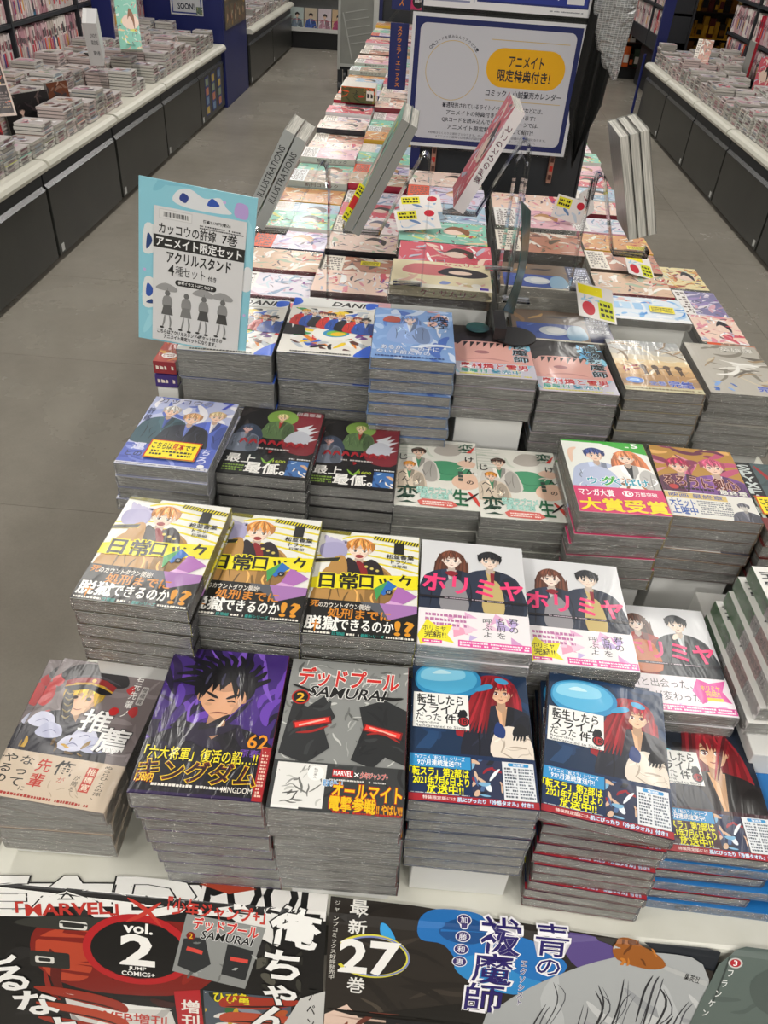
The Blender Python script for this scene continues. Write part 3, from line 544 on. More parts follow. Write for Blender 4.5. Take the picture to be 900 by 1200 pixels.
def c_ghost():
    p = P(CW, CH, '#e4e3da'); p.scrib(0, 40, 128, 182, 10, ['#cfd6c8', '#f0efe8'], (4, 10), (20, 50), 8)
    p.blob([(36, 80), (44, 112), (80, 124), (112, 110), (118, 84), (80, 70)], '#4f9a72'); p.scrib(40, 74, 116, 120, 10, ['#3d8560', '#76b593', '#e8ddd0'], (2, 6), (14, 36), 3); p.blob([(88, 66), (96, 86), (122, 92), (128, 60), (104, 50)], '#e9c4ac'); p.blob([(96, 118), (110, 130), (126, 122), (118, 108)], '#ecc8b2')
    p.blob([(60, 150), (76, 172), (104, 168), (100, 144), (76, 138)], '#b9b2aa'); p.person(36, 142, 22, '#4a3028', '#f4d0b8', '#d9d4cc', '#4f9a72', 'short', 5); p.person(22, 104, 18, '#e0913c', '#f4d0b8', '#d8c8b4', '#4f9a72', 'short', 6)
    for t, x, y, h, c in (('変', 98, 150, 26, '#2a5a44'), ('け', 108, 124, 16, '#2a2a2a'), ('ん', 110, 92, 14, '#2a2a2a'), ('の', 110, 64, 12, '#2a2a2a'), ('じ', 2, 118, 18, '#2a2a2a'), ('へ', 6, 76, 14, '#2a2a2a'), ('ん', 10, 60, 14, '#2a2a2a')): p.text(t, x, y, x + h, y + h, c, .03)
    p.poly([(112, 150), (128, 172), (120, 150)], '#d8423a'); [p.rect(98, 90 - k * 9, 105, 97 - k * 9, '#4a5a52') for k in range(3)]; p.rect(0, 120, 2, 182, '#3f7a5a'); [p.line(0, 176 - k * 8, 40, 176 - k * 8, .6, '#9db5a4') for k in range(7)]
    p.text('変', 4, 8, 38, 52, '#2d4a3c', .05); p.text('生', 88, 8, 112, 50, '#2d6a4a', .05); p.stroke([(112, 46), (122, 28), (128, 10)], 6, '#d2453c'); p.stroke([(106, 20), (116, 30), (128, 44)], 4, '#1f1f1f')
    p.text('怪奇ラブコメ', 34, 34, 88, 50, '#bfe6dc', .05, '#4fae9c', .06); p.text('最新巻発売', 40, 22, 82, 34, '#bfe6dc', .05, '#4fae9c', .06); p.poly([(36, 14), (44, 20), (88, 18), (96, 8), (86, 2), (40, 4)], '#d86a62'); p.fine(44, 5, 88, 16, 2, '#f5e4dc', 4); return p
def c_award():
    p = P(CW, CH, '#eef0ea'); p.poly([(0, 182), (128, 182), (128, 150), (96, 160), (60, 176), (0, 178)], '#3fae3a'); p.text('5', 108, 168, 118, 180, '#fff', .06); p.rect(98, 168, 104, 171, '#dff2d8')
    p.blob([(60, 60), (70, 120), (80, 150), (100, 160), (118, 140), (126, 90), (128, 60)], '#e5895a'); p.person(46, 142, 30, '#3a4a86', '#f4d3bd', '#b9c4e0', '#c9d2e8', 'short', 5); p.person(92, 138, 30, '#e5895a', '#f6d8c4', '#f3f1ee', '#2a2a2e', 'long', 7)
    p.stroke([(8, 120), (10, 150), (20, 160)], 8, '#f1cfb8'); p.blob([(20, 62), (22, 100), (46, 112), (66, 96), (68, 62)], '#bcc6e2'); p.scrib(70, 60, 122, 84, 6, ['#8c5a32', '#b5753f'], (3, 7), (14, 30), 4)
    p.text('ウグくぱけ', 24, 66, 112, 84, '#2a9fb8', .06, '#fff', .08); p.text('グ', 44, 64, 66, 88, '#3fae3a', .06, '#fff', .07)
    p.rect(0, 0, 128, 60, '#d83f72'); p.text('大賞受賞', 4, 4, 126, 32, '#f7e11e', .07, '#c0305c', .05); p.text('マンガ大賞', 6, 38, 56, 54, '#fff', .04); p.ell(76, 47, 8, 7, '#fff'); p.text('10', 70, 43, 82, 51, '#d83f72', .04); p.text('万部突破', 86, 42, 118, 52, '#fff', .02); return p
def c_swords():
    p = P(CW, CH, '#b98a3c'); p.scrib(0, 60, 128, 182, 30, ['#8c3a5a', '#c2557a', '#e5b36a', '#6a2a48', '#d98aa0', '#f0d49a'], (5, 14), (20, 60), 6)
    p.person(36, 128, 34, '#b5355a', '#f0c7b0', '#5a2a4a', '#8a5aa0', 'short', 3); p.person(90, 132, 36, '#d0587c', '#f4d0bc', '#7a4a92', '#e9e2ea', 'short', 9)
    p.text('るろうに剣心', 6, 74, 116, 102, '#5f1a20', .08, '#e9b9a4', .06); p.fine(20, 66, 76, 74, 1, '#30201c', 4); p.text('最終章', 84, 62, 124, 74, '#f0eee8', .04, '#2a2a3a', .08); p.ell(18, 72, 7, 6, '#c03a3a')
    p.rect(0, 0, 128, 60, '#e4e2dc'); p.rect(0, 44, 90, 58, '#d9c07a'); p.text('映画 最終章', 6, 46, 84, 57, '#3a52a0', .02); p.text('大ヒット', 4, 24, 40, 42, '#2c56a8', .08); p.text('上映中', 4, 6, 40, 24, '#2c56a8', .08); p.fine(44, 8, 92, 42, 7, '#7a7c84', 6); p.person(110, 34, 16, '#6a6a74', '#c9c4be', '#5b5c68', '#8a8a94', 'short', 4, face=False); return p
def c_teal():
    p = P(CW, CH, '#4b5d60'); p.scrib(0, 0, 128, 182, 16, ['#566a6c', '#3f4f52', '#2c383c'], (4, 12), (20, 50), 4); p.rect(0, 0, 26, 182, '#1a1d20'); p.text('SPY FAMILY'.replace(' ', '×'), 4, 20, 22, 176, '#c9d2d0', .04, vert=True); p.stroke([(30, 176), (50, 120), (40, 60)], 8, '#a32a2e'); p.person(90, 120, 26, '#2a2426', '#d8a98c', '#1d2226', '#7a2a2a', 'long', 4); p.rect(0, 0, 128, 40, '#7a2a2a'); return p
def c_stadium():
    p = P(148, 210, '#e9e6df'); p.scrib(0, 20, 148, 170, 110, ['#1c1c20', '#e8e4dc', '#d8322a', '#2a62c8', '#e88a2a', '#f2d02a', '#6a3a8a', '#3a9a5a', '#f0f0ee', '#5a2a24', '#b9c0c8'], (4, 13), (14, 44), 17)
    p.ell(84, 80, 38, 28, '#f0efe9', rot=15); p.ell(86, 80, 22, 15, '#2a8fc0', rot=15); p.ell(87, 79, 17, 11, '#7fc04a', rot=15); p.ell(89, 77, 12, 7, '#f2c22a', rot=15); p.stroke([(50, 60), (90, 46), (128, 70)], 6, '#e9e9e4')
    for k in range(9): x = 12 + 15 * k; p.person(x, 118 + (k * 37) % 40, 15, ('#2a2a2e', '#d8a04a', '#c9c4c8', '#8a3a2a')[k % 4], '#f0ccb0', ('#1d1d22', '#c8302a', '#2a52a8')[k % 3], '#eee', 'short', k)
    p.rect(0, 176, 148, 210, '#e9e9e6'); p.text('DANI!', 70, 184, 132, 202, '#1c1c1e', .1, shear=.2); p.fine(20, 2, 140, 9, 1, '#2a2a2a', 4); p.blob([(130, 180), (148, 190), (148, 206), (128, 204)], '#2a62d8'); p.blob([(120, 0), (148, 0), (148, 40), (134, 30)], '#2a62d8'); p.blob([(0, 176), (16, 190), (10, 210), (0, 210)], '#2a62d8'); return p
def c_sky():
    p = P(CW, CH, '#7fa3d8'); p.scrib(0, 0, 128, 182, 40, ['#5a82cc', '#a9c4ea', '#c9d8f0', '#4a6fc0', '#8fb2e2', '#e2e6f2'], (6, 18), (20, 60), 5)
    p.person(58, 140, 24, '#6a8ac8', '#f0d4cc', '#8faadc', '#dfe6f4', 'long', 3); p.blob([(14, 130), (22, 150), (40, 146), (40, 128)], '#b5564a'); p.scrib(86, 120, 128, 178, 8, ['#e6b9ae', '#d99a90'], (5, 10), (14, 30), 4)
    for k, t in enumerate('花咲く空'): p.text(t, 86 + 17 * (k % 2), 138 - 24 * (k // 2), 104 + 17 * (k % 2), 160 - 24 * (k // 2), '#1f2a44', .04)
    p.text('あるか、この子に', 14, 30, 104, 44, '#e9f0fa', .03, '#3a62a8', .06); p.text('ない手前だけの', 8, 16, 90, 29, '#e9f0fa', .03, '#3a62a8', .06); p.fine(6, 4, 112, 12, 1, '#26407c', 4); p.stroke([(60, 40), (100, 52), (126, 48)], 8, '#dfe8f6'); return p
def c_exorcist():
    p = P(CW, CH, '#e3a8a0'); p.rect(0, 112, 128, 182, '#2a2527'); p.scrib(0, 118, 100, 182, 10, ['#353032', '#1f1b1d'], (4, 10), (30, 60), 6, 0)
    p.blob([(2, 80), (10, 118), (52, 124), (96, 116), (104, 80), (84, 52), (20, 52)], '#e8b0a6'); p.ell(46, 84, 12, 6, '#b0787c'); p.stroke([(18, 56), (52, 62), (88, 56)], 5, '#cf9490')
    for k in range(9): p.poly([(6 + k * 11, 120), (14 + k * 11, 120), (5 + k * 11, 106 - (k % 3) * 4)], '#2a2527')
    p.scrib(84, 96, 128, 176, 18, ['#2a7fc0', '#55a8d8', '#1d4f86', '#8fd0ea'], (3, 9), (12, 34), 3); p.text('青の祓魔師', 96, 54, 122, 172, '#12181e', .04, '#bfe0ee', .06, vert=True)
    p.rect(0, 0, 128, 46, '#c9c6d4'); p.scrib(0, 0, 128, 46, 8, ['#8ec0d4', '#d8b8dc', '#e6e2a2'], (3, 8), (14, 40), 5); p.text('奥村燐と雪男', 8, 26, 116, 44, '#c3282e', .06, '#fff', .06); p.text('最新刊', 8, 12, 50, 24, '#2a9a8a', .05, '#fff', .05); p.text('発売中', 56, 12, 104, 24, '#2a8aa8', .05, '#fff', .05); p.fine(6, 3, 120, 10, 1, '#d8cf2a', 4); return p
def c_sunset():
    p = P(CW, CH, '#c9a678')
    for k, c in enumerate(['#a08060', '#b58c5c', '#caa06a', '#dcb682', '#e6cc9c', '#d8cbb2', '#c4c0b6', '#b5b6b4', '#a8abac']): p.rect(0, 20 + 18 * k, 128, 40 + 18 * k, c)
    p.scrib(0, 40, 128, 182, 22, ['#d9b98c', '#8f7a62', '#e9dcc2', '#b99a74'], (2, 6), (30, 80), 5, 5)
    for k in range(4): x = 46 + 20 * k; p.ell(x, 84, 6, 8, '#5a4436'); p.stroke([(x - 3, 78), (x, 66), (x - 2, 56)], 4, '#5a4436'); p.stroke([(x + 3, 78), (x + 2, 66), (x + 4, 56)], 4, '#5a4436')
    p.scrib(4, 50, 40, 90, 8, ['#8a2a34', '#b5444a'], (2, 5), (8, 20), 6); p.ell(22, 34, 15, 10, '#4a82d8'); p.ell(22, 35, 8, 5, '#9cc2f2'); p.text('全巻', 44, 20, 72, 34, '#3a52b8', .03, '#d8dcf2', .06); p.text('完結', 76, 16, 116, 38, '#3a52b8', .07, '#d8dcf2', .06); p.fine(8, 160, 60, 176, 2, '#e6e2da', 4); p.rect(0, 0, 128, 14, '#cdc6a2'); p.fine(2, 3, 124, 11, 1, '#7a6a4a', 4); return p
def c_silver():
    p = P(CW, CH, '#bdb8ae'); p.scrib(0, 0, 128, 182, 34, ['#8a8478', '#e5e2da', '#a58e6e', '#6d675e', '#cfc4ac', '#f2f0ea'], (3, 12), (20, 70), 9, 10); p.scrib(4, 8, 60, 40, 6, ['#4a72c0', '#8ab0e6'], (4, 9), (10, 24), 4); p.text('完結', 84, 14, 122, 32, '#3a52b8', .07, '#d8dcf2', .06); p.text('英雄譚', 60, 156, 118, 172, '#e9e6de', .04, '#6a665c', .06); return p
PAL = [['#e9b9c4', '#f3e4e6', '#d8a0b4', '#c9cfe0', '#f5f1ee', '#b98aa0'], ['#efe6dc', '#d9b89c', '#a8b8a0', '#e6ccc0', '#f4f0ea', '#8a9a88'], ['#cfe0ea', '#a9c4d8', '#e8e2ee', '#8aa4c4', '#f2f2f4', '#d8b8c8'],
       ['#c9e6da', '#8accb8', '#f2d8a8', '#e8f2ec', '#d8e070', '#f0b8a8'], ['#e5ddd2', '#b8a48e', '#8a7460', '#f2ece2', '#c48a74', '#5f5248'], ['#f2eef0', '#e89aa8', '#d8606f', '#f6d8c8', '#c0c6d8', '#fff'],
       ['#d8d2e6', '#a898cc', '#f0e8f2', '#e0b0c0', '#8a86b0', '#f4f2f8'], ['#f0e2b0', '#e8c860', '#f6f2e4', '#d89a60', '#c8d0c0', '#b0604a']]
def c_any(seed, w=182, h=128):     # lies sideways: title strip at one end
    rnd = random.Random(seed * 7 + 1); pal = PAL[seed % len(PAL)]; p = P(w, h, rnd.choice(pal))
    p.scrib(0, 0, w, h, 22, pal, (5, 16), (20, 60), seed); p.scrib(0, 0, w, h, 46, pal + ['#7a6a70', '#5a5058'], (1.5, 6), (8, 34), seed + 50)
    if seed % 3 != 1: p.ell(w * .62, h * .55, h * .17, h * .15, '#f2d6c6'); p.blob([(w * .5, h * .6), (w * .62, h * .82), (w * .8, h * .66), (w * .78, h * .4), (w * .7, h * .58), (w * .6, h * .66)], rnd.choice(['#3a302e', '#8a5a3a', '#b98a58', '#c98aa0', '#6a6a80', '#2c2c36']))
    p.scrib(w * .7, h * .1, w, h * .9, 6, [rnd.choice(['#d8415a', '#3a4a7a', '#c03a3a', '#4a8a7a', '#8a4a9a'])], (3, 6), (10, 26), seed + 5)
    if seed % 2: return p
    c = rnd.choice(['#e8eef0', '#d8637c', '#f0e9dc', '#e3582e', '#f4f1ee', '#dcd2c8']); p.rect(0, 0, w * .28, h, c); p.fine(6, 8, w * .25, h - 8, 9, '#6a5a58' if c > '#e' else '#f2e8e4', seed)
    return p
def c_moon(): 
    p = P(182, 128, '#7b6a5c'); p.scrib(0, 0, 182, 128, 26, ['#9a7a58', '#5c4c44', '#c29a62', '#8a6a52', '#3f3a40'], (4, 12), (20, 60), 4); p.rect(8, 6, 120, 70, '#3f5aa8'); p.scrib(8, 6, 120, 70, 8, ['#5a78c0', '#324a92'], (4, 9), (20, 40), 5); p.ell(74, 40, 26, 19, '#cfd6dc'); p.ell(78, 42, 17, 12, '#e6e9ea'); p.blob([(100, 10), (104, 60), (128, 66), (134, 14)], '#8ab0cc'); p.rect(138, 0, 182, 128, '#222a50'); p.text('TVアニメ', 142, 62, 178, 76, '#e9edf4', .05); p.text('放送決定', 142, 44, 178, 58, '#e9edf4', .04); p.fine(142, 84, 178, 120, 4, '#b9c0d8', 4); p.rect(0, 0, 182, 4, '#e9e3d4'); return p
def c_icy():
    p = P(182, 128, '#dfe9f4'); p.scrib(0, 0, 182, 128, 40, ['#7fb8ea', '#4a92dc', '#c4def4', '#f4f8fb', '#a8cdee'], (4, 12), (14, 44), 14, 10); p.scrib(20, 96, 170, 124, 10, ['#d8837c', '#e9b0a4', '#f4f0ec'], (3, 7), (12, 30), 4); [p.rect(14 + k * 26, 58, 34 + k * 26, 94, ('#9cc8ee', '#b8d8f2')[k % 2]) for k in range(4)]; p.rect(0, 0, 182, 14, '#f2f4f6'); return p
def c_cream():
    p = P(182, 128, '#ece0bb'); p.blob([(20, 70), (40, 112), (110, 108), (120, 76), (80, 60)], '#d3777a'); p.blob([(84, 76), (110, 104), (160, 96), (178, 74), (150, 58), (110, 62)], '#2a2a32'); p.ell(126, 80, 22, 9, '#f0d6c4'); p.scrib(10, 10, 170, 60, 10, ['#f2ead0', '#d8c494', '#e3b9a8', '#f5f0e2'], (6, 12), (20, 60), 4, 0); p.rect(0, 0, 182, 16, '#efe9d8'); p.ell(154, 24, 9, 9, '#f4f1e6'); p.rect(160, 6, 176, 16, '#5a3fae'); p.blob([(88, 22), (94, 36), (108, 30), (100, 20)], '#8a9ad0'); p.text('サムリン', 96, 112, 164, 124, '#d0487a', .04); return p
COVERS = {}
def book_kit(key, art, band=None, edge='#dcdcd8', spine=None, W=128, L=182, T=19.0, shiny=False, spine_side='right', spine_text=None, tcol='#eee'):
    """one shared set of meshes per title: page block, jacket with its artwork, paper band, clear wrap"""
    w, l, t = W * .001, L * .001, T * .001; spine = spine or edge
    b = B(); ins = .0014
    b.box(ins, ins, .0008, w - .0012, l - ins, t - .0008); pg = b.mesh('pages')
    e = B(); th = .0007
    e.box(0, 0, 0, w, l, th, edge)
    e.box(0, 0, t - th, w, l, t - .00005, edge)
    if spine_side == 'right': e.box(w - th, 0, 0, w + .0003, l, t, spine)
    elif spine_side == 'left': e.box(-.0003, 0, 0, th, l, t, spine)
    else: e.box(0, -.0004, 0, w, th, t, spine)
    if spine_text or spine_side == 'left':
        sp = P(W if spine_side == 'front' else L, T); lw = W if spine_side == 'front' else L
        if spine_side == 'left': sp.rect(0, 0, L * .38, T, '#35a845'); sp.rect(L * .5, 0, L * .75, T, '#e9b0ac')
        if spine_text: sp.text(spine_text, lw * .3, T * .22, lw * .85, T * .8, tcol, .02)
        if spine_side == 'right': fnn = lambda x, y: (w + .0004, x * .001, y * .001)
        elif spine_side == 'left': fnn = lambda x, y: (-.0005, l - x * .001, y * .001)
        else: fnn = lambda x, y: (x * .001, -.0006, y * .001)
        for q, c, L_ in sp.items: e.quad([fnn(*u) for u in (q if spine_side != 'right' else q)], c)
    cv = art.mesh('cover_' + key, extra=e, z0=t, eps=7e-6)
    bd = None
    if band:
        hb = band.b[3] * .001; e2 = B(); e2.box(w - .0002, 0, .001, w + .0007, hb, t + .0002, band.items[0][1]); bd = band.mesh('band_' + key, extra=e2, z0=t + .0009, eps=5e-6)
    rnd = random.Random(key); wr = bpy.data.meshes.new('wrap_' + key); v = []; f = []; per = []
    n1, n2 = 14, 16
    for k in range(n1): per.append((w * k / n1, 0, 0, -1))
    for k in range(n2): per.append((w, l * k / n2, 1, 0))
    for k in range(n1): per.append((w - w * k / n1, l, 0, 1))
    for k in range(n2): per.append((0, l - l * k / n2, -1, 0))
    zs = (.0003, t * .3, t * .62, t - .0002)
    for j, z in enumerate(zs):
        for (x, y, nx, ny) in per:
            d = rnd.uniform(.0006, .0022) if 0 < j < 3 else .0005
            v.append((x + nx * d, y + ny * d, z + rnd.uniform(-.0012, .0012) * (0 < j < 3)))
    m = len(per)
    for j in range(3):
        for k in range(m): f.append((j * m + k, j * m + (k + 1) % m, (j + 1) * m + (k + 1) % m, (j + 1) * m + k))
    wr.from_pydata(v, [], f); wr.update()
    cv.materials.append(M['shiny' if shiny else 'print']); pg.materials.append(M['pages']); wr.materials.append(M['film'])
    if bd: bd.materials.append(M['shiny' if shiny else 'print'])
    COVERS[key] = dict(pages=pg, cover=cv, band=bd, wrap=wr, W=w, L=l, T=t, blank=None)
    return COVERS[key]
def book(key, name='comic_book', wrap=True, parts=True):
    k = COVERS[key]; o = empty(name)
    mesh_ob('cover', k['cover'], o); mesh_ob('pages', k['pages'], o)
    if k['band']: mesh_ob('paper_band', k['band'], o)
    if wrap: mesh_ob('shrink_wrap', k['wrap'], o)
    return o
# ------------------------------------------------------------------ book kits
book_kit('general', c_general(), o_general(), '#b9b2aa', '#6f6466', T=23)
book_kit('warrior', c_warrior(), None, '#4a2f78', '#8e2028', T=26, shiny=True)
book_kit('samurai', c_samurai(), o_samurai(), '#8f8f8c', '#a32026', T=27)
book_kit('slime', c_slime(0), o_slime(0), '#1b3f78', '#1b3460', T=20)
book_kit('slimeb', c_slime(0), o_slime(0), '#7c1b26', '#1b3460', T=17.0)
book_kit('slimec', c_slime(1), o_slime(1), '#5c3030', '#3a1a20', T=16)
bl = P(182, 128, '#1f6fb4'); book_kit('slimeside', bl, None, '#2a6fae', '#2f86cc', W=182, L=128, T=16, spine_side='front', spine_text='転生したらスライムだった件', tcol='#143a66')
book_kit('prison', c_prison(), o_prison(), '#5b5738', '#d9cf28', T=18.6)
book_kit('hori', c_horimiya(0), o_horimiya(0), '#c9c8ca', '#e6e3e6', T=18.6)
book_kit('horib', c_horimiya(1), o_horimiya(1), '#c9c8ca', '#e6e3e6', T=18.6)
book_kit('trio', c_trio(), None, '#a9aecb', '#e3e3ea', T=19, shiny=True)
book_kit('dark', c_dark(), o_dark(), '#55514e', '#1d1b1e', T=18.6, shiny=True)
book_kit('ghost', c_ghost(), None, '#b7bdb2', '#e4e3da', T=18.6)
book_kit('award', c_award(), None, '#9a9a8e', '#d8b84a', T=18.6)
book_kit('swords', c_swords(), None, '#a08a80', '#c29a5a', T=18.6)
book_kit('teal', c_teal(), None, '#b07a6a', '#2d3638', T=20)
book_kit('stadium', c_stadium(), None, '#3b5fae', '#20242c', W=148, L=210, T=48)
book_kit('sky', c_sky(), None, '#5a7fbf', '#8fb0de', T=18.2)
book_kit('exorcist', c_exorcist(), None, '#9a9894', '#2a2527', T=18.2)
book_kit('sunset', c_sunset(), None, '#a09a8e', '#b08a5a', T=18.2, shiny=True)
book_kit('silver', c_silver(), None, '#9d9a92', '#8a8478', T=18.2, shiny=True)
lie = dict(W=182, L=128, T=17.5, spine_side='front')
book_kit('moon', c_moon(), None, '#8f8a84', '#d9d4c8', **lie); book_kit('icy', c_icy(), None, '#8c8a86', '#8c8a86', **lie); book_kit('cream', c_cream(), None, '#2a2622', '#e9dcb6', spine_text='ケ・サムリン', tcol='#d0487a', **lie)
SPC = ['#e9e6e2', '#c02a44', '#f0eeea', '#3aa88a', '#5f5248', '#e8e2e4', '#4a4f8a', '#e2b23a', '#d8d4cc', '#2c2c34', '#e8a8b8', '#f2f0ea', '#b8c4c0', '#7a2a34']
ANY = []
for i in range(14): book_kit('any%d' % i, c_any(i), None, '#d6d2ca', SPC[i], spine_text=['新刊コミック', '花と夜', '恋の話', '星の森'][i % 4] if i % 2 == 0 else None, tcol='#5a4a4a', **lie); ANY.append('any%d' % i)
book_kit('mag', P(128, 182, '#e9e8e4').person(90, 150, 40, '#eeb0b4', '#f6dfd4', '#4a5a52', '#e9e9e9', 'long', 3).text('式守さん', 4, 96, 40, 176, '#23282a', .02, vert=True).text('9', 30, 74, 40, 88, '#2f9a58', .03), None, '#dcdad6', '#ecebe8', T=22, spine_side='left', spine_text='可愛いだけじゃない式守さん', tcol='#3a3a3c')
ORD = ['topmost', 'second', 'third', 'fourth', 'fifth', 'sixth', 'seventh', 'eighth', 'ninth', 'tenth', 'eleventh', 'twelfth', 'thirteenth', 'fourteenth', 'fifteenth', 'sixteenth']
BOXN = []
def riser(x0, y0, x1, y1, z0, z1, rz=0, label=None, cx=None, cy=None):
    b = B(); w_, l_ = x1 - x0, y1 - y0; b.box(0, 0, 0, w_, l_, z1 - z0, '#d8d8d5')
    o = b.ob('riser_box', 'white', None, .0015); o.location = (x0, y0, z0); o.rotation_euler = (0, 0, rz)
    BOXN.append(o); tag(o, label or 'white card riser box under the stacks', 'box', 'white riser boxes'); return o
def stack(key, x, y, yaw, ztop, n, desc, group, keys=None, lean=(0, 0), jit=.0018, yj=.8, base=.6, top=None, name='comic_book', cat='comic book', seed=0, rdesc=None, gap=.0016):
    rnd = random.Random(hash(key) % 999 if 0 else sum(map(ord, desc)) + seed); z = ztop; out = []
    protos = {}
    for i in range(n):
        kk = (keys[i] if keys and i < len(keys) else key); K = COVERS[kk]; z -= K['T'] + gap
        o = copy_tree(protos[kk]) if kk in protos else protos.setdefault(kk, book(kk, name))
        dx = rnd.uniform(-jit, jit) + lean[0] * i if i else 0; dy = abs(rnd.uniform(-jit, jit)) + lean[1] * i if i else 0; a = yaw + (rnd.uniform(-yj, yj) if i else 0)
        if i == 0 and top: dx, dy, a = top
        o.location = (x + dx, y + dy, z); o.rotation_euler = (0, 0, R(a))
        tag(o, ('%s comic of the stack %s' % (ORD[i], desc)) if i else 'topmost comic, cover up, of the stack ' + desc, cat, group); out.append(o)
    if z > base + .012:
        K = COVERS[key]; riser(x + .009 + lean[0] * n, y + .006 + lean[1] * n, x + K['W'] - .009 + lean[0] * n, y + K['L'] - .006, base + .0006, z - .0008, R(yaw), rdesc or 'white riser box under the stack ' + desc)
    return out
TZ = .60
NUM = ['first', 'second', 'third', 'fourth', 'fifth', 'sixth', 'seventh', 'eighth', 'ninth', 'tenth', 'eleventh', 'twelfth', 'thirteenth', 'fourteenth', 'fifteenth', 'sixteenth', 'seventeenth', 'eighteenth', 'nineteenth']; NUM += ['twentieth'] + ['twenty-' + k for k in NUM[:9]] + ['thirtieth'] + ['thirty-' + k for k in NUM[:9]]
g1, g2, g3, g4 = 'front row of comic stacks', 'second row of comic stacks', 'third row of comic stacks', 'fourth row of comic stacks'
# ---- front row
stack('general', -.402, .436, 1.0, .765, 6, 'with the capped officer and beige band', g1, top=(.010, -.014, -4.5), base=TZ, lean=(-.002, .001))
stack('warrior', -.230, .404, 0.8, .822, 8, 'with the purple black-haired warrior cover', g1, lean=(.0015, .0035), yj=.6)
stack('samurai', -.096, .396, 0.6, .830, 7, 'with the grey stone-textured cover and red title', g1, lean=(.001, .004), rdesc='low white riser box under the grey stone-textured comics')
stack('slime', .037, .427, 0.4, .815, 7, 'of blue balloon covers on a tall white box', g1, lean=(.001, .002), rdesc='tall white riser box under the navy blue balloon comics')
stack('slimeb', .178, .442, -3.5, .806, 11, 'of blue balloon covers turned askew', g1, top=(-.010, -.008, -8.5), lean=(.0005, -.0006), jit=.003, yj=1.2)
stack('slimec', .325, .462, -1.5, .706, 6, 'with long red and pale blue hair', g1, keys=['slimec', 'slimeside', 'slimec', 'slimeside', 'slimec', 'slimeside'], lean=(-.004, -.002), jit=.001)
# ---- second row
stack('prison', -.338, .580, -2.2, .893, 5, 'of yellow-taped covers farthest left', g2, base=TZ)
stack('prison', -.2215, .597, -0.4, .867, 5, 'of yellow-taped covers, middle of three', g2, base=TZ)
stack('prison', -.092, .594, 0.5, .854, 5, 'of yellow-taped covers, right of three', g2)
stack('hori', .037, .596, -0.6, .851, 5, 'of white school-pair covers beside yellow-taped ones', g2)
stack('hori', .168, .613, -1.0, .820, 6, 'of white school-pair covers, right of two', g2)
stack('horib', .311, .622, 0.0, .742, 4, 'of white school-pair covers set low, orange apron', g2)
# ---- third row
stack('trio', -.385, .852, -1.5, .877, 4, 'with three pale-blue boys and yellow sticker', g3, lean=(-.002, 0), jit=.003)
stack('dark', -.256, .884, -1.5, .853, 5, 'of black and red covers beside the stickered one', g3)
stack('dark', -.132, .906, -0.5, .829, 5, 'of black and red covers, right of two', g3)
stack('ghost', -.004, .906, .6, .805, 3, 'of cream and green covers, left of two', g3, rdesc='white riser box under the left cream and green comics')
stack('ghost', .125, .896, 1.4, .804, 6, 'of cream and green covers, right of two', g3)
stack('award', .252, .858, 2.0, .858, 7, 'with the pink band and yellow prize lettering', g3, jit=.003)
stack('swords', .388, .887, -1.2, .843, 6, 'with crimson-haired swordsmen on gold', g3, jit=.003, rdesc='white riser box under the crimson and gold comics')
stack('teal', .523, .870, 0, .835, 6, 'in dark teal at the right table edge', g3)
# ---- fourth row
g5 = 'thick anthology volumes'
stack('stadium', -.359, 1.088, 1, .932, 3, 'half hidden by the blue goods sleeve', g5, name='anthology_volume', cat='book', lean=(.002, 0))
stack('stadium', -.206, 1.108, .6, .932, 3, 'of crowded colourful covers beside the sky-blue ones', g5, name='anthology_volume', cat='book')
for o in COL.objects:
    if o.get('group') == g5: o['label'] = o['label'].replace(' comic', ' volume')
stack('sky', -.056, 1.066, 1.5, .957, 8, 'of sky-blue covers with dark brush title', g4, keys=['sky'] * 8, jit=.002)
stack('exorcist', .077, 1.100, 1.5, .922, 4, 'of pink and black covers on a white box', g4, rdesc='white riser box under the left pink and black comics')
stack('exorcist', .213, 1.112, 2.0, .900, 6, 'of pink and black covers, right of two', g4)
stack('sunset', .352, 1.130, 1.6, .905, 6, 'of golden sunset covers with blue lettering', g4, jit=.003)
stack('silver', .494, 1.150, 0.5, .902, 6, 'of silvery brown covers at the right edge', g4, jit=.003)
# purple and red pocket books behind the sleeve
for k, (c1, c2, lb) in enumerate((('#8f2a34', '#a83a2c', 'red pocket volume with white badge behind the blue goods sleeve'), ('#3d2a72', '#4a3a86', 'purple pocket volume under the red one behind the sleeve'))):
    o = empty('pocket_volume', (-.402, 1.098, .880 - k * .024)); b = B(); b.box(.001, .001, .001, .035, .109, .020, '#c9c6bd'); b.ob('pages', 'paper', o); p = P(36, 110, c2)
    if not k: p.scrib(0, 0, 36, 110, 10, ['#c2702a', '#d8a04a', '#6a1c24'], (3, 8), (20, 40), 3); p.ell(20, 22, 12, 9, '#e8e2dc'); p.fine(11, 17, 29, 27, 2, '#8f2a34')
    e = B(); e.box(0, -.0004, 0, .036, .0005, .021, c1); e.box(0, 0, 0, .0006, .11, .021, c1); e.box(0, 0, .0202, .036, .11, .0208, c2); e.box(0, 0, 0, .036, .11, .0006, c2)
    q = P(36, 21); q.fine(4, 5, 32, 16, 1, '#e9dcd0', 3, w=8)
    for u, c, L_ in q.items: e.quad([(a * .001, -.0006, b_ * .001) for a, b_ in u], c)
    cm = p.mesh('pocket_cover', extra=e, z0=.021); mesh_ob('cover', cm, o, M['shiny']); tag(o, lb, 'book')
riser(-.401, 1.10, -.367, 1.205, TZ + .0006, .853, 0, 'narrow white riser box under the pocket volumes')
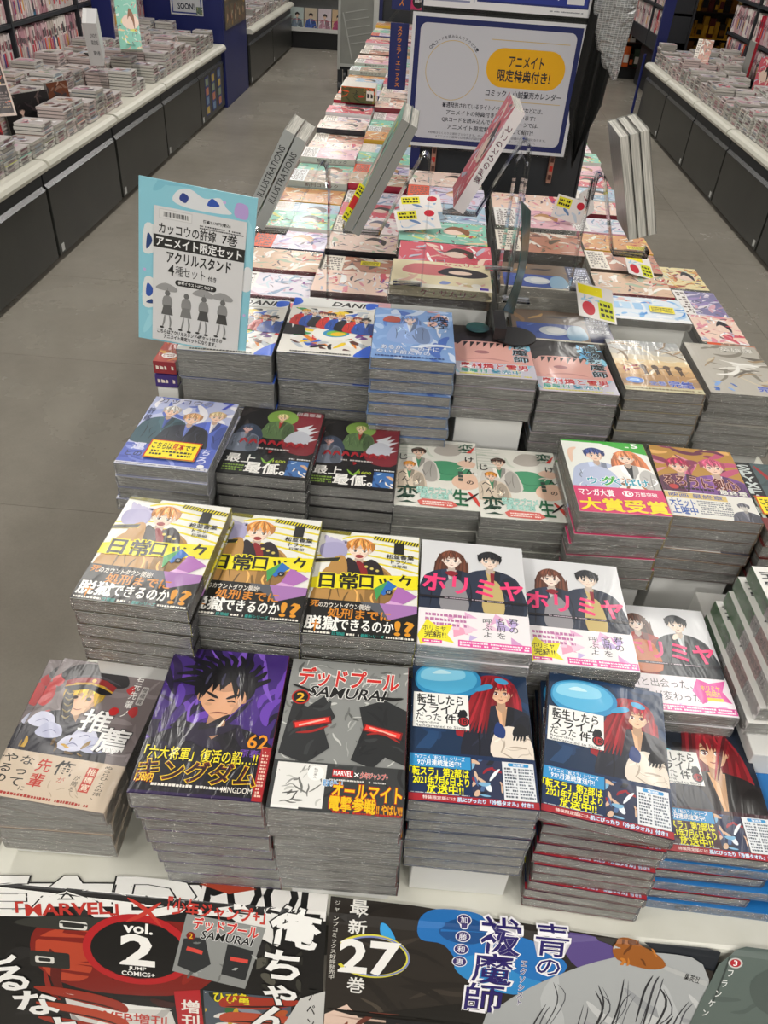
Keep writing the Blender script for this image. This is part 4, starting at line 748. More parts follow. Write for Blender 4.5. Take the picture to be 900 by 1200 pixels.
# ---- sample sticker, on the boys cover
s_ = sample_sticker().mesh('sample_sticker_print', z0=.0006, extra=B().box(0, 0, 0, .072, .044, .0005, '#f6e21c')); st = mesh_ob('sample_sticker', s_, None, M['print']); st.location = (-.385 + .034, .852 + .016, .8785); st.rotation_euler = (0, 0, R(-2)); tag(st, 'yellow sample notice sticker with red border on the pale-blue cover', 'sticker')
s_ = sample_sticker().mesh('sample_sticker_print', z0=.0006, extra=B().box(0, 0, 0, .072, .044, .0005, '#f6e21c')); st = mesh_ob('sample_sticker', s_, None, M['print']); st.location = (.523 + .004, .870 + .045, .8365); tag(st, 'yellow sample notice sticker with red border on the dark teal cover', 'sticker')
# ---- right tray: light volumes with spines to the left
riser(.452, .585, .60, .865, TZ + .0006, .722, 0, 'long white box along the table edge under green-spined comics')
for i in range(5):
    o = book('mag') if i == 0 else copy_tree(mg)
    if i == 0: mg = o
    o.location = (.474 - .0075 * i + .004, .615 + .004 * (i % 2), .838 - .0236 * (i + 1)); o.rotation_euler = (0, 0, R(1.0 + .5 * (i % 2)))
    tag(o, ('%s comic of the green-spined stack at the right table edge' % ORD[i]) if i else 'white comic with pink hair, cover up, atop the green-spined stack', 'comic book', 'green-spined comics on the long white box')
# ------------------------------------------------------------------ comics lying sideways behind
gl = 'comics lying sideways on the table'
def lying(key, x, y, z, n, desc, yaw=0, base=TZ, seed=1, keys=None, ris=True, gap=.0012):
    rnd = random.Random(seed); K = COVERS[key]; zz = z
    for i in range(n):
        kk = keys[i] if keys else key; zz -= COVERS[kk]['T'] + gap; o = book(kk, wrap=(y < 1.9))
        o.location = (x + (rnd.uniform(-.003, .003) if i else 0), y + (rnd.uniform(0, .003) if i else 0), zz); o.rotation_euler = (0, 0, R(yaw + (rnd.uniform(-.8, .8) if i else 0)))
        tag(o, (ORD[i] + ' comic of the pile ' + desc) if n > 1 else 'single comic ' + desc, 'comic book', gl)
    if ris and zz > base + .012: riser(x + .004, y + .004, x + K['W'] - .004, y + K['L'] - .004, base + .0006, zz - .0008, 0, 'white box under the pile ' + desc)
def sg(i): return 'any%d' % (i % 14)
lying('cream', -.043, 1.338, .962, 2, 'with the cream and black-haired cover behind sky-blue comics', keys=['cream', 'any4'])
for i, y in enumerate((1.462, 1.594, 1.726, 1.858, 1.99)):
    lying(sg([5, 3, 2, 6, 9][i]), -.038 + (.003, -.002, .001, .004, 0)[i], y, .955, 2, ['with red and teal band', 'of pale manga art', 'of misty pink and blue', 'showing teal-edged cover', 'nearest the tall sign'][i] + ' in the centre column', seed=i + 20, keys=[sg([5, 3, 2, 6, 9][i]), sg(i + 3)])
lying('moon', .186, 1.304, .897, 2, 'of brown and moonlit blue covers behind pink and black comics', seed=31)
lying('moon', .166, 1.470, .925, 3, 'of moonlit covers with navy band, set high', seed=32)
lying(sg(4), .168, 1.640, .935, 2, 'of grey and tan covers behind the moonlit ones', seed=33)
lying(sg(8), .172, 1.800, .935, 2, 'with an orange tag behind the tan covers', seed=34)
lying(sg(13), .174, 1.960, .925, 2, 'of rose covers before the dark sign tower', seed=35)
lying('icy', .437, 1.655, .800, 1, 'with icy white and blue cover', ris=False); riser(.445, 1.665, .612, 1.775, TZ + .0006, .781, 0, 'brownish white box under the icy blue comic')
for i, y in enumerate((1.80, 1.955, 2.10, 2.25, 2.40, 2.55, 2.70, 2.85, 3.0, 3.15, 3.3, 3.45, 3.6, 3.75, 3.9)):
    lying(sg(i * 3 + 1), .432 + .006 * (i % 3), y, .80 - .002 * (i % 4), 1 + (i < 4), 'in right column, %s back from the icy blue one' % NUM[i], seed=40 + i, ris=False)
for i in range(4): book_kit('novel%d' % i, c_any(20 + i, 105, 148), None, '#a8a6a0', '#d9d4d0', W=105, L=148, T=14, shiny=True)
for i, y in enumerate((1.505, 1.655, 1.800, 1.960)):
    zz = .762
    for j in range(2 if i == 3 else 1):
        zz -= .0152; o = book('novel%d' % ((i + j) % 4), 'light_novel'); o.location = (.657 - .004 * i, y, zz); o.rotation_euler = (0, 0, R(-2 + i - j)); tag(o, ['nearest small light novel on the right edge', 'second small light novel on the right edge', 'third small light novel on the right edge', 'farthest small light novel on the right edge'][i] + (', lower copy' if j else ''), 'novel', 'small light novels on the right table edge')
b = B(); b.box(.655, 1.50, TZ + .0006, .752, 2.10, .7305, '#d6d6d2'); o = b.ob('riser_platform', 'white', None); tag(o, 'low white platform under the small light novels', 'platform')
for c in range(2):
    for r in range(37):
        y = 1.345 + r * .1385 + (.02 if c else 0); x = -.409 + .184 * c + random.Random(r * 3 + c).uniform(-.003, .001); z = .800 + random.Random(r * 5 + c).choice((0, .006, -.006, .012))
        if y > 6.45: continue
        n = 2 if r < 12 else 1
        lying(sg(r * 5 + c * 3), x, y, z, n, 'in %s left column, %s row behind the anthologies' % ('outer' if c == 0 else 'inner', NUM[r]), seed=r * 2 + c, ris=False)
b = B(); b.box(-.42, 1.345, TZ + .0006, -.062, 6.5, .752, '#d6d6d2'); o = b.ob('riser_platform', 'white', None); tag(o, 'long low white platform under the sideways comics on the left', 'platform')
b = B(); b.box(.44, 1.80, TZ + .0006, .61, 4.1, .757, '#d6d6d2'); o = b.ob('riser_platform', 'white', None); tag(o, 'narrow white platform under the right column of sideways comics', 'platform')
# orange and olive boxed set standing proud of the far left column
t = empty('boxed_set', (-.368, 3.60, .8165)); b = B(); b.box(0, 0, 0, .14, .118, .06, '#d8d4ca', cols=['#ccc', '#e2ddd4', '#e9d9a0', '#d8d4ca', '#d8d4ca', '#d8c24a']); b.ob('case', 'print', t)
p = P(140, 60, '#5a5a34'); p.scrib(0, 0, 178, 78, 26, ['#d8582a', '#8a7a3a', '#3a4a2a', '#c23a24', '#7a6a3a'], (3, 9), (14, 50), 5); p.rect(104, 12, 134, 48, '#e9e6da'); p.fine(107, 16, 131, 44, 1, '#2a2a2a', 3); p.rect(0, 57, 140, 60, '#d8682a'); p.scrib(30, 34, 100, 54, 7, ['#2a2a20'], (2, 4), (8, 16), 8)
mesh_ob('front_print', p.mesh('front_print', fn=lambda x, y, l: (x * .001, -l, y * .001), z0=.0003), t, M['print']); tag(t, 'olive and orange boxed set with barcode in the far outer left column', 'box')
# ------------------------------------------------------------------ the display table
t = empty('display_table', (0, .41, 0))
b = B(); b.box(-.43, 0, .565, .775, 1.72, .600, '#cfcec2'); b.ob('table_top', 'white_top', t, .006); b = B(); b.box(-.43, 1.722, .565, .655, 6.25, .600, '#cfcec2'); b.ob('rear_top', 'white_top', t, .004)
b = B(); b.box(-.40, .16, .05, -.385, 6.1, .564, '#3a3b3a'); b.ob('side_panel', 'door', t); b = B(); b.box(.62, .16, .05, .635, 6.1, .564, '#3a3b3a'); b.ob('side_panel', 'door', t)
b = B(); b.box(-.384, .20, .0, .619, .215, .564, '#3a3b3a'); b.ob('front_panel', 'door', t); b = B(); b.box(-.36, .25, .001, .60, 6.05, .05, '#111'); b.ob('plinth', 'dark', t)
tag(t, 'long display table with cream top covered in comic stacks', 'table')
# sloped poster board at the front and the posters on it
PR = [(.41, .6)]; nP = 60; LP = .36
for i in range(nP):
    a = R(55 + 20 * min(1, (i + .5) / nP * LP / .15)); PR.append((PR[-1][0] - math.cos(a) * LP / nP, PR[-1][1] - math.sin(a) * LP / nP))
def drape(x, y, l, off=.002):
    s_ = -y * .001; l += off
    if s_ <= 0: return (x * .001, .41 - s_, .6 + l)
    k = min(s_ / LP * nP, nP - 1.001); i = int(k); u = k - i; (y0, z0), (y1, z1) = PR[i], PR[i + 1]; dy, dz = y1 - y0, z1 - z0; d = math.hypot(dy, dz)
    return (x * .001, y0 + dy * u + dz / d * l, z0 + dz * u - dy / d * l)
b = B(); prof = [(.412, .565)] + [(y - .001, z - .003) for y, z in PR[::6]] + [(PR[-1][0] + .05, PR[-1][1]), (.412, .5)]
b.prism([(y, z) for y, z in [(.412, .597)] + [(y + .004, z - .004) for y, z in PR[1::6]] + [(PR[-1][0] + .12, PR[-1][1]), (.47, .3), (.47, .56)]][::-1], 'x', -.43, .775, '#c9c9c0'); o = b.ob('poster_board', 'white_top', t)
def poster(name, p, label, off):
    me = p.mesh(name, fn=lambda x, y, l: drape(x, y, l, off), bands=9, eps=9e-6); o = mesh_ob(name, me, None, M['poster']); tag(o, label, 'poster'); return o
def quadclip(p, TL, TR, BR, BL): return p
# left poster: red, black and white
p = P(460, 420, None, -440, -400); ang = 4.6
def rp(x, y): return x, y
p.poly([(-432, -2), (-160, 22), (-38, 18), (-31, -240), (-29, -350), (-432, -350)], '#171616')
p.scrib(-430, -340, -40, 0, 26, ['#232222', '#0f0f0f', '#2e2b2a'], (6, 18), (30, 90), 4)
p.poly([(-432, -4), (-300, 8), (-186, 17), (-176, 6), (-190, -6), (-300, -16), (-432, -32)], '#e9e8e4'); p.text('EAD', -432, -28, -190, 14, '#e9e8e4', .12, '#141414', .03, rot=5)
p.poly([(-182, 30), (-150, 32), (-38, 26), (-38, -8), (-120, -14), (-182, -14)], '#e6e4e0'); p.text('POOL', -176, -10, -46, 34, '#141414', .14, '#e8e6e2', .06, rot=1); p.poly([(-186, 18), (-150, 26), (-120, 18), (-150, 10)], '#a33a22')
p.poly([(-100, -4), (-70, 4), (-50, -30), (-84, -34)], '#e9e8e4'); p.poly([(-160, -4), (-130, 0), (-60, -20), (-90, -44), (-120, -30)], '#e2e0dc')
p.blob([(-370, -60), (-340, -36), (-240, -26), (-170, -30), (-150, -70), (-190, -120), (-300, -130), (-360, -104)], '#7d1d16'); p.blob([(-365, -66), (-330, -44), (-300, -52), (-306, -110), (-350, -112)], '#b5432a'); p.scrib(-360, -150, -180, -40, 8, ['#8f251c', '#5e1712', '#3a1512'], (5, 14), (30, 70), 9)
p.blob([(-390, -44), (-350, -32), (-270, -30), (-290, -44), (-350, -48)], '#33332f'); p.rrect(-338, -46, -306, -36, 3, '#d9d6cf'); p.rrect(-334, -44, -310, -38, 2, '#2a2a28'); p.rrect(-372, -100, -326, -78, 3, '#2a2a28'); p.rrect(-366, -94, -344, -85, 2, '#d9d6cf'); p.rrect(-362, -92, -348, -87, 2, '#2a2a28')
p.poly([(-336, -136), (-210, -152), (-190, -250), (-320, -260)], '#d6d4d0'); p.scrib(-330, -250, -200, -150, 12, ['#b5b3b0', '#e8e6e2', '#a09e9b'], (4, 10), (20, 60), 6); p.stroke([(-336, -138), (-280, -150), (-210, -148)], 7, '#efeeea'); p.text('WEB増刊', -300, -178, -216, -160, '#c03a2e', .03, rot=-3); p.rrect(-282, -222, -240, -192, 5, '#b3242a'); p.rrect(-278, -218, -244, -196, 4, '#f0eeea'); p.text('発売', -274, -214, -248, -200, '#1a1a1a', .05)
for k in range(4): p.stroke([(-370, -132 - k * 26), (-320, -140 - k * 26), (-276, -150 - k * 27), (-262, -160 - k * 28)], 20 - k, ('#9a3020', '#b5432a')[k % 2]); p.stroke([(-350, -142 - k * 26), (-300, -150 - k * 26), (-272, -158 - k * 27)], 3, '#3a1512')
p.poly([(-206, -118), (-176, -112), (-166, -260), (-196, -264)], '#b3242a'); p.text('増刊少年誌', -198, -250, -176, -128, '#efe9e2', .05, vert=True)
p.poly([(-172, -112), (-70, -112), (-70, -250), (-166, -256)], '#4c5560'); p.scrib(-170, -250, -72, -114, 46, ['#c9a42a', '#2f6a3a', '#8a8f9a', '#5a3a7a', '#e0ddd8', '#b5562a', '#1f2a22', '#d8b49a'], (4, 12), (14, 40), 7); p.text('ひび亀', -160, -128, -118, -112, '#e8d82a', .05, '#2a2a1a', .08)
for k in range(3): p.stroke([(-60, -116 - k * 30), (-100, -124 - k * 26), (-140, -126 - k * 26), (-152, -134 - k * 24)], 20, ('#a33322', '#b94a30')[k % 2]); p.stroke([(-70, -124 - k * 30), (-110, -130 - k * 26), (-146, -134 - k * 25)], 3, '#3a1512')
p.ring(-248, -66, 63, 46, 9, '#b32025', n=50); p.ell(-248, -66, 54, 38, '#141313', n=40); p.text('vol.', -264, -43, -232, -31, '#f2f0ec', .17); p.text('2', -266, -84, -230, -46, '#f2f0ec', .17); p.text('JUMP', -258, -93, -238, -87, '#f2f0ec', .05); p.text('COMICS+', -266, -100, -228, -94, '#f2f0ec', .05)
p.text('「MARVEL」', -388, -30, -272, -12, '#b8342c', .1, rot=7); p.stroke([(-262, -2), (-240, -14), (-222, -32)], 5, '#c23a30'); p.stroke([(-224, -4), (-244, -20), (-262, -30)], 5, '#c23a30'); p.text('「少年ジャンプ+」', -216, -17, -106, 0, '#c23a30', .08, rot=-1)
p.poly([(-194, -14), (-104, -22), (-124, -104), (-208, -88)], '#8d8f8d'); p.scrib(-200, -100, -112, -24, 16, ['#a5a7a4', '#6f716f', '#5b5d5c'], (2, 5), (10, 24), 4); p.poly([(-196, -44), (-172, -40), (-164, -74), (-182, -88), (-202, -80)], '#2d2f31'); p.poly([(-146, -46), (-116, -52), (-124, -92), (-152, -86)], '#2a2c2e'); p.line(-192, -56, -174, -60, 5, '#d84a40'); p.line(-142, -64, -122, -66, 5, '#d84a40'); p.text('デッドプール', -186, -34, -112, -19, '#cf2a26', .07, '#f4f0ea', .08, rot=-4); p.text('SAMURAI', -176, -44, -118, -34, '#151515', .05, '#eee', .06, rot=-4, shear=.2); p.ell(-188, -40, 5, 5, '#7a1a18'); p.text('2', -190, -43, -186, -37, '#ecb62a', .04)
p.scrib(-112, -110, -60, -40, 8, ['#3b3a34', '#55534a', '#2a2925'], (6, 14), (20, 40), 3)
for t_, x, y, h in (('俺', -98, -42, 44), ('ち', -108, -88, 42), ('ゃ', -106, -124, 38), ('ん', -116, -168, 44), ('に', -110, -214, 44)): p.text(t_, x, y, x + h + 10, y + h, '#f2f1ee', .08, '#141414', .06, rot=-6)
for t_, x, y, h in (('し', -436, -104, 38), ('る', -424, -142, 42), ('な', -398, -180, 44), ('よ', -372, -222, 44), ('っ', -350, -262, 40)): p.text(t_, x, y, x + h + 12, y + h, '#f2f1ee', .12, '#141414', .05, rot=10)
p.poly([(-32, -96), (-60, -110), (-88, -180), (-98, -300), (-30, -300)], '#c9c8c5'); p.text('アベンジャーズ', -52, -250, -42, -92, '#1d1d1d', .03, vert=True)
poster('comic_poster', p, 'black and red poster with big number two in a ring', .0022)
# middle poster: dark brown with blue flames and pale hair
p = P(460, 420, None, -36, -400)
p.poly([(-35, 18), (60, 16), (180, 8), (300, 0), (398, -24), (392, -350), (-31, -350), (-32, -100)], '#2b2622')
p.scrib(-30, -120, 200, 14, 16, ['#3b342e', '#4a4239', '#231f1c'], (4, 10), (60, 120), 5, -12)
p.blob([(66, 0), (84, 14), (130, 14), (160, 0), (200, -10), (236, -34), (206, -56), (160, -40), (120, -44), (96, -22), (70, -18)], '#2470b8'); p.blob([(90, -4), (120, 8), (150, -4), (130, -18), (100, -16)], '#1d4f8a'); p.blob([(110, -44), (140, -30), (190, -52), (226, -60), (180, -76), (130, -64)], '#2f88c8'); p.blob([(140, 4), (180, 6), (176, -10), (150, -14)], '#5a3a8a'); p.blob([(24, -4), (32, -6), (42, -22), (26, -18)], '#3aa0e0'); p.blob([(226, 0), (280, -4), (300, -30), (250, -36)], '#5b4a86')
p.poly([(-31, -130), (-6, -112), (30, -160), (70, -132), (96, -170), (150, -150), (150, -350), (-31, -350)], '#e6c9b8'); p.scrib(-28, -180, 150, -120, 9, ['#8a4a3a', '#6a3428'], (4, 9), (20, 50), 4); p.poly([(-31, -120), (0, -128), (120, -96), (250, -116), (250, -160), (150, -152), (100, -140), (60, -132), (20, -124)], '#191715'); p.stroke([(40, -134), (90, -136), (140, -156)], 12, '#15151a', taper=False); p.stroke([(52, -137), (90, -139), (124, -152)], 4, '#8a5a48', taper=False)
p.blob([(150, -128), (170, -90), (210, -56), (270, -24), (340, -8), (394, -34), (392, -200), (390, -330), (150, -330)], '#a9acad'); p.scrib(160, -300, 390, -30, 26, ['#b8bbbc', '#989b9e', '#c4c6c6', '#a3a3a8'], (8, 22), (40, 100), 6, -60)
rh = random.Random(11)
for k in range(13):
    x = rh.uniform(180, 380); y = -20 - abs(x - 300) * .25 - rh.uniform(0, 60); a_ = rh.uniform(-14, 14); p.stroke([(x, y), (x + a_, y - rh.uniform(20, 40)), (x + a_ * .3 - 8, y - rh.uniform(60, 110))], rh.uniform(1.2, 3), '#2f2f33'); p.stroke([(x + 5, y - 2), (x + a_ + 8, y - rh.uniform(20, 40)), (x - 6, y - rh.uniform(60, 100))], rh.uniform(.8, 1.6), '#4a4a50')
p.text('最新', -12, -20, 9, 18, '#e9e7e2', .04, vert=True); p.text('ジャンプコミックス好評発売中', -30, -78, -23, 14, '#d9d6cf', .02, vert=True); p.ring(17, -44, 43, 27, 4, '#d8d046', a0=-150, a1=150, n=40); p.ring(19, -44, 41, 25, 2, '#7a86c0', a0=-140, a1=140, n=40); p.text('27', -18, -66, 46, -26, '#f2f0ec', .08); p.text('巻', -8, -94, 12, -72, '#e9e7e2', .04)
for k, t_ in enumerate('加藤和恵'): x, y = 117 - k * .5, 5 - k * 15; p.ell(x, y, 8.5, 6.5, '#e8e6ee'); p.ell(x, y, 7.5, 5.6, '#3a2f6a'); p.text(t_, x - 4.5, y - 4, x + 4.5, y + 4, '#e8e6ee', .02)
for t_, x, y, h in (('祓', 136, -28, 40), ('魔', 130, -66, 40), ('師', 124, -104, 40), ('青', 196, -24, 34), ('の', 200, -48, 24)): p.text(t_, x, y, x + h + 6, y + h, '#2a1f66', .02, '#f2f0f4', .1)
p.text('エクソシスト', 184, -90, 191, -30, '#3a2f6a', .04, '#f2f0f4', .1, vert=True)
p.poly([(284, -4), (392, -36), (392, -42), (284, -8)], '#b5b7b6'); p.blob([(284, -4), (300, 2), (330, -8), (344, -22), (326, -28), (290, -20)], '#9a5a22'); p.scrib(286, -26, 342, 0, 8, ['#c47a30', '#6a3a14'], (2, 4), (8, 18), 4); p.text('集英社', 366, -38, 384, -30, '#1d1d1d', .02, rot=-12)
poster('comic_poster', p, 'dark poster with blue flames and number twenty-seven', .0032)
# right poster: grey green
p = P(200, 420, None, 380, -400)
p.poly([(388, -60), (402, -14), (414, -2), (432, 4), (560, 0), (560, -350), (360, -350), (378, -110)], '#5f6b66'); p.scrib(400, -200, 540, -10, 14, ['#6d7973', '#56615d', '#4b5552'], (3, 8), (30, 60), 4); p.poly([(412, -4), (414, -6), (402, -64), (400, -64)], '#3f4744')
p.ell(420, -11, 8, 6, '#c9c7c4'); p.ell(420, -11, 6, 4.6, '#b02a34'); p.text('3', 418, -14, 422, -8, '#fff', .04)
for k, t_ in enumerate('フランケン'): p.text(t_, 412 - k * 5, -28 - k * 13, 420 - k * 5, -18 - k * 13, '#e4e6e4', .03)
p.blob([(440, -30), (470, -10), (500, -30), (480, -70), (450, -60)], '#535d59'); p.poly([(360, -350), (372, -118), (560, -92), (560, -350)], '#2f2a28'); p.blob([(450, -130), (480, -112), (560, -100), (560, -160), (480, -150)], '#b5654a')
poster('comic_poster', p, 'grey green poster at the right end of the front board', .0042)
p = P(120, 60, None, 300, -60); p.poly([(300, 12), (404, -2), (396, -40), (380, -40)], '#22262c'); poster('comic_poster', p, 'corner of a blackish sheet peeking out behind the posters', .0012)
# ------------------------------------------------------------------ sign tower
ty = 2.23
t = empty('sign_tower', (.18, ty, 0)); b = B(); b.box(-.215, .03, .6012, .235, .40, 1.9, '#2b2e33'); b.ob('cabinet', 'charcoal', t)
for x0, x1, mm in ((-.220, -.2155, 'bluedark'), (.236, .242, 'charcoal')): b = B(); b.box(x0, .025, .6012, x1, .40, 1.9); b.ob('side_panel', mm, t, .001)
b = B(); b.box(-.220, .0, .93, -.195, .0245, 1.26); b.ob('blue_post', 'blue', t, .001)
for x in (-.163, .152):
    b = B(); b.box(x, .012, .915, x + .012, .0285, 1.0, '#b98a78'); [b.box(x + .002, .008, .925 + k * .022, x + .010, .0118, .937 + k * .022, '#c8302a' if k == 1 else '#5a3a34') for k in range(3)]; b.ob('hook_strip', 'paper', t)
tag(t, 'dark grey display tower with navy sides behind the big white notice', 'display tower')
def frame_sign(name, p, w, h, loc, label, rx=0, rz=0, ry=0, m='sleeve', cat='sign'):
    o = empty(name, loc, rz); o.rotation_euler = (R(90 + rx), R(ry), R(rz))
    me = p.mesh('print', z0=.0016, eps=6e-6, extra=B().box(0, 0, 0, w * .001, h * .001, .0014, '#e6e6e4')); mesh_ob('printed_sheet', me, o, M[m])
    b = B(); e = .006
    b.box(-e, -e, -.003, w * .001 + e, h * .001 + e, -.0004); b.ob('clear_holder', 'acrylic', o); tag(o, label, cat); return o
M['signp'] = print_mat('matt_sign_print', .35, .35, 6, .25)
p = P(420, 297, '#dadce0'); p.rect(8, 8, 412, 289, '#1b2660'); p.rrect(21, 20, 400, 277, 16, '#c6c8d0', 8)
p.ring(106, 178, 66, 66, 1.6, '#c9b070', n=56)
for k, ch in enumerate('QRコードを読み込んでアクセス!'):
    a = 140 - k * 6.6; x, y = 106 + 74 * math.cos(R(a)), 178 + 74 * math.sin(R(a)); p.text(ch, x - 3.6, y - 3.8, x + 3.6, y + 3.8, '#2b3040', .03, rot=a - 90)
p.line(196, 252, 386, 252, 1.6, '#c9b070'); p.line(196, 120, 386, 120, 1.6, '#c9b070'); p.rrect(190, 150, 384, 236, 42, '#e5ac12', 12)
p.text('アニメイト', 244, 196, 330, 220, '#1f2230', .05); p.text('限定特典付き!', 220, 164, 350, 190, '#1f2230', .05); p.text('コミック・小説発売カレンダー', 196, 129, 386, 144, '#1f2230', .04)
p.text('毎週発売されているライトノベル・コミックなどには、', 90, 96, 346, 108, '#1f2230', .03); p.text('アニメイトの特典付き書籍がございます!', 102, 79, 330, 91, '#1f2230', .03); p.text('QRコードを読み込んでいただいたページでは、', 92, 62, 342, 74, '#1f2230', .03); p.text('アニメイト限定特典をまとめて紹介!', 108, 45, 330, 57, '#1f2230', .03)
p.text('※特典はなくなり次第終了となります。ホームページでアニメイト店舗の特典情報になります。', 60, 32, 366, 38, '#4a4e5a'); p.text('※アニメイト通販では特典の内容が異なる場合がございます。ご注意ください。', 80, 24, 340, 30, '#4a4e5a')
frame_sign('notice_sign', p, 420, 297, (-.058, ty - .012, .990), 'large white notice with navy border, empty gold circle and yellow pill', m='signp')
p = P(400, 260, '#e6e7ea'); p.rect(8, 14, 12, 250, '#1f2c70'); p.rect(8, 12, 110, 16, '#8a90b0'); p.rect(118, 14, 122, 250, '#c9ccd6'); p.rect(126, 16, 390, 250, '#1f2c70'); p.rect(130, 20, 386, 246, '#253690'); p.text('ご注文はこちらから!▶', 150, 30, 330, 52, '#f2f3f6', .05); p.rect(338, 24, 378, 64, '#dfe0e4'); p.fine(14, 20, 60, 26, 1, '#8a8f9e', 2); p.fine(300, 6, 380, 10, 1, '#6a6e78', 5)
frame_sign('order_sign', p, 400, 260, (-.035, ty - .010, 1.300), 'upper white and blue ordering notice above the large one', m='signp')
# blue divider plate with orange lettering
for nm, z0, z1, tx in (('lower', 1.112, 1.258, 'スクウェア・エニックス'), ('upper', 1.285, 1.42, 'コミックス')):
    t = empty('divider_plate', (-.112, ty + .012, z0)); h = (z1 - z0) * 1000; b = B(); b.box(0, 0, 0, .046, .004, h * .001); b.ob('plate', 'blue', t, .0015)
    p = P(46, h, None); p.text(tx, 18, 6, 30, h - 6, '#e08a2a', .05, vert=True)
    mesh_ob('lettering', p.mesh('lettering', fn=lambda x, y, l: (x * .001, -l, y * .001), z0=.0003), t, M['paper']); tag(t, '%s narrow blue divider plate with orange lettering left of the signs' % nm, 'divider')
# hanging black cloth with crinkled checked wrap
t = empty('hanging_cloth', (.412, ty - .03, .985)); rnd = random.Random(4); v = []; f = []; nx, nz = 14, 18
for side in (0, 1):
    for j in range(nz + 1):
        u = j / nz; z = .52 - u * (.54); wv = .040 * (1 - .0 * u) if u < .8 else .040 * max(.12, 1 - (u - .8) / .2)
        for i in range(nx + 1):
            s_ = i / nx * 2 - 1; v.append((s_ * wv - .006 + u * -.02, .010 * math.sin(i * 1.3 + u * 2) + side * .003 + .01 * u, z + (abs(s_) * .03 if u > .75 else 0)))
n0 = (nx + 1) * (nz + 1)
for j in range(nz):
    for i in range(nx): a = j * (nx + 1) + i; f.append((a, a + nx + 1, a + nx + 2, a + 1)); f.append((n0 + a, n0 + a + 1, n0 + a + nx + 2, n0 + a + nx + 1))
for j in range(nz):
    for i in (0, nx): a = j * (nx + 1) + i; f.append((a, n0 + a, n0 + a + nx + 1, a + nx + 1))
me = bpy.data.meshes.new('black_cloth'); me.from_pydata(v, [], f); mesh_ob('black_cloth', me, t, M['cloth'])
def check_mat():
    m, nt, bb = nmat('silver_checked_film'); tc = N(nt, 'ShaderNodeTexCoord'); bk = N(nt, 'ShaderNodeTexBrick', _Scale=60.0); bk.offset = 0; bk.inputs['Color1'].default_value = lin('#8d9090'); bk.inputs['Color2'].default_value = lin('#7c7f80'); bk.inputs['Mortar'].default_value = lin('#b9bbba'); bk.inputs['Mortar Size'].default_value = .04; bk.inputs['Brick Width'].default_value = .5
    mp = N(nt, 'ShaderNodeMapping'); mp.inputs['Rotation'].default_value = (R(90), 0, 0); nt.links.new(tc.outputs['Object'], mp.inputs[0]); nt.links.new(mp.outputs[0], bk.inputs['Vector']); nt.links.new(bk.outputs['Color'], bb.inputs['Base Color']); bb.inputs['Roughness'].default_value = .25; bb.inputs['Coat Weight'].default_value = .8
    n = N(nt, 'ShaderNodeTexNoise', _Scale=22.0, _Detail=3.0, _Distortion=2.0); nt.links.new(tc.outputs['Object'], n.inputs['Vector']); bp = N(nt, 'ShaderNodeBump', _Strength=1.0, _Distance=.02); nt.links.new(n.outputs['Fac'], bp.inputs['Height']); nt.links.new(bp.outputs['Normal'], bb.inputs['Normal']); return m
M['check'] = check_mat(); v = []; f = []
ro = [(.52, -.050, .056, .02), (.42, -.050, .054, .03), (.34, -.046, .052, .035), (.29, -.036, .050, .03), (.25, -.018, .047, .026), (.22, .004, .043, .022), (.195, .030, .040, .018)]
for z, xl, xr, d in ro:
    for k in range(16): a = 2 * math.pi * k / 16; v.append(((xl + xr) / 2 + (xr - xl) / 2 * math.cos(a) + rnd.uniform(-.0015, .0015), .008 + d * math.sin(a) * (.8 + .2 * math.cos(5 * a)), z + rnd.uniform(-.003, .003)))
for j in range(len(ro) - 1):
    for k in range(16): f.append((j * 16 + k, (j + 1) * 16 + k, (j + 1) * 16 + (k + 1) % 16, j * 16 + (k + 1) % 16))
f.append(tuple((len(ro) - 1) * 16 + k for k in range(16))[::-1]); me = bpy.data.meshes.new('checked_wrap'); me.from_pydata(v, [], f); mesh_ob('checked_wrap', me, t, M['check']); tag(t, 'long black cloth hanging under crinkled silver checked wrap', 'cloth')
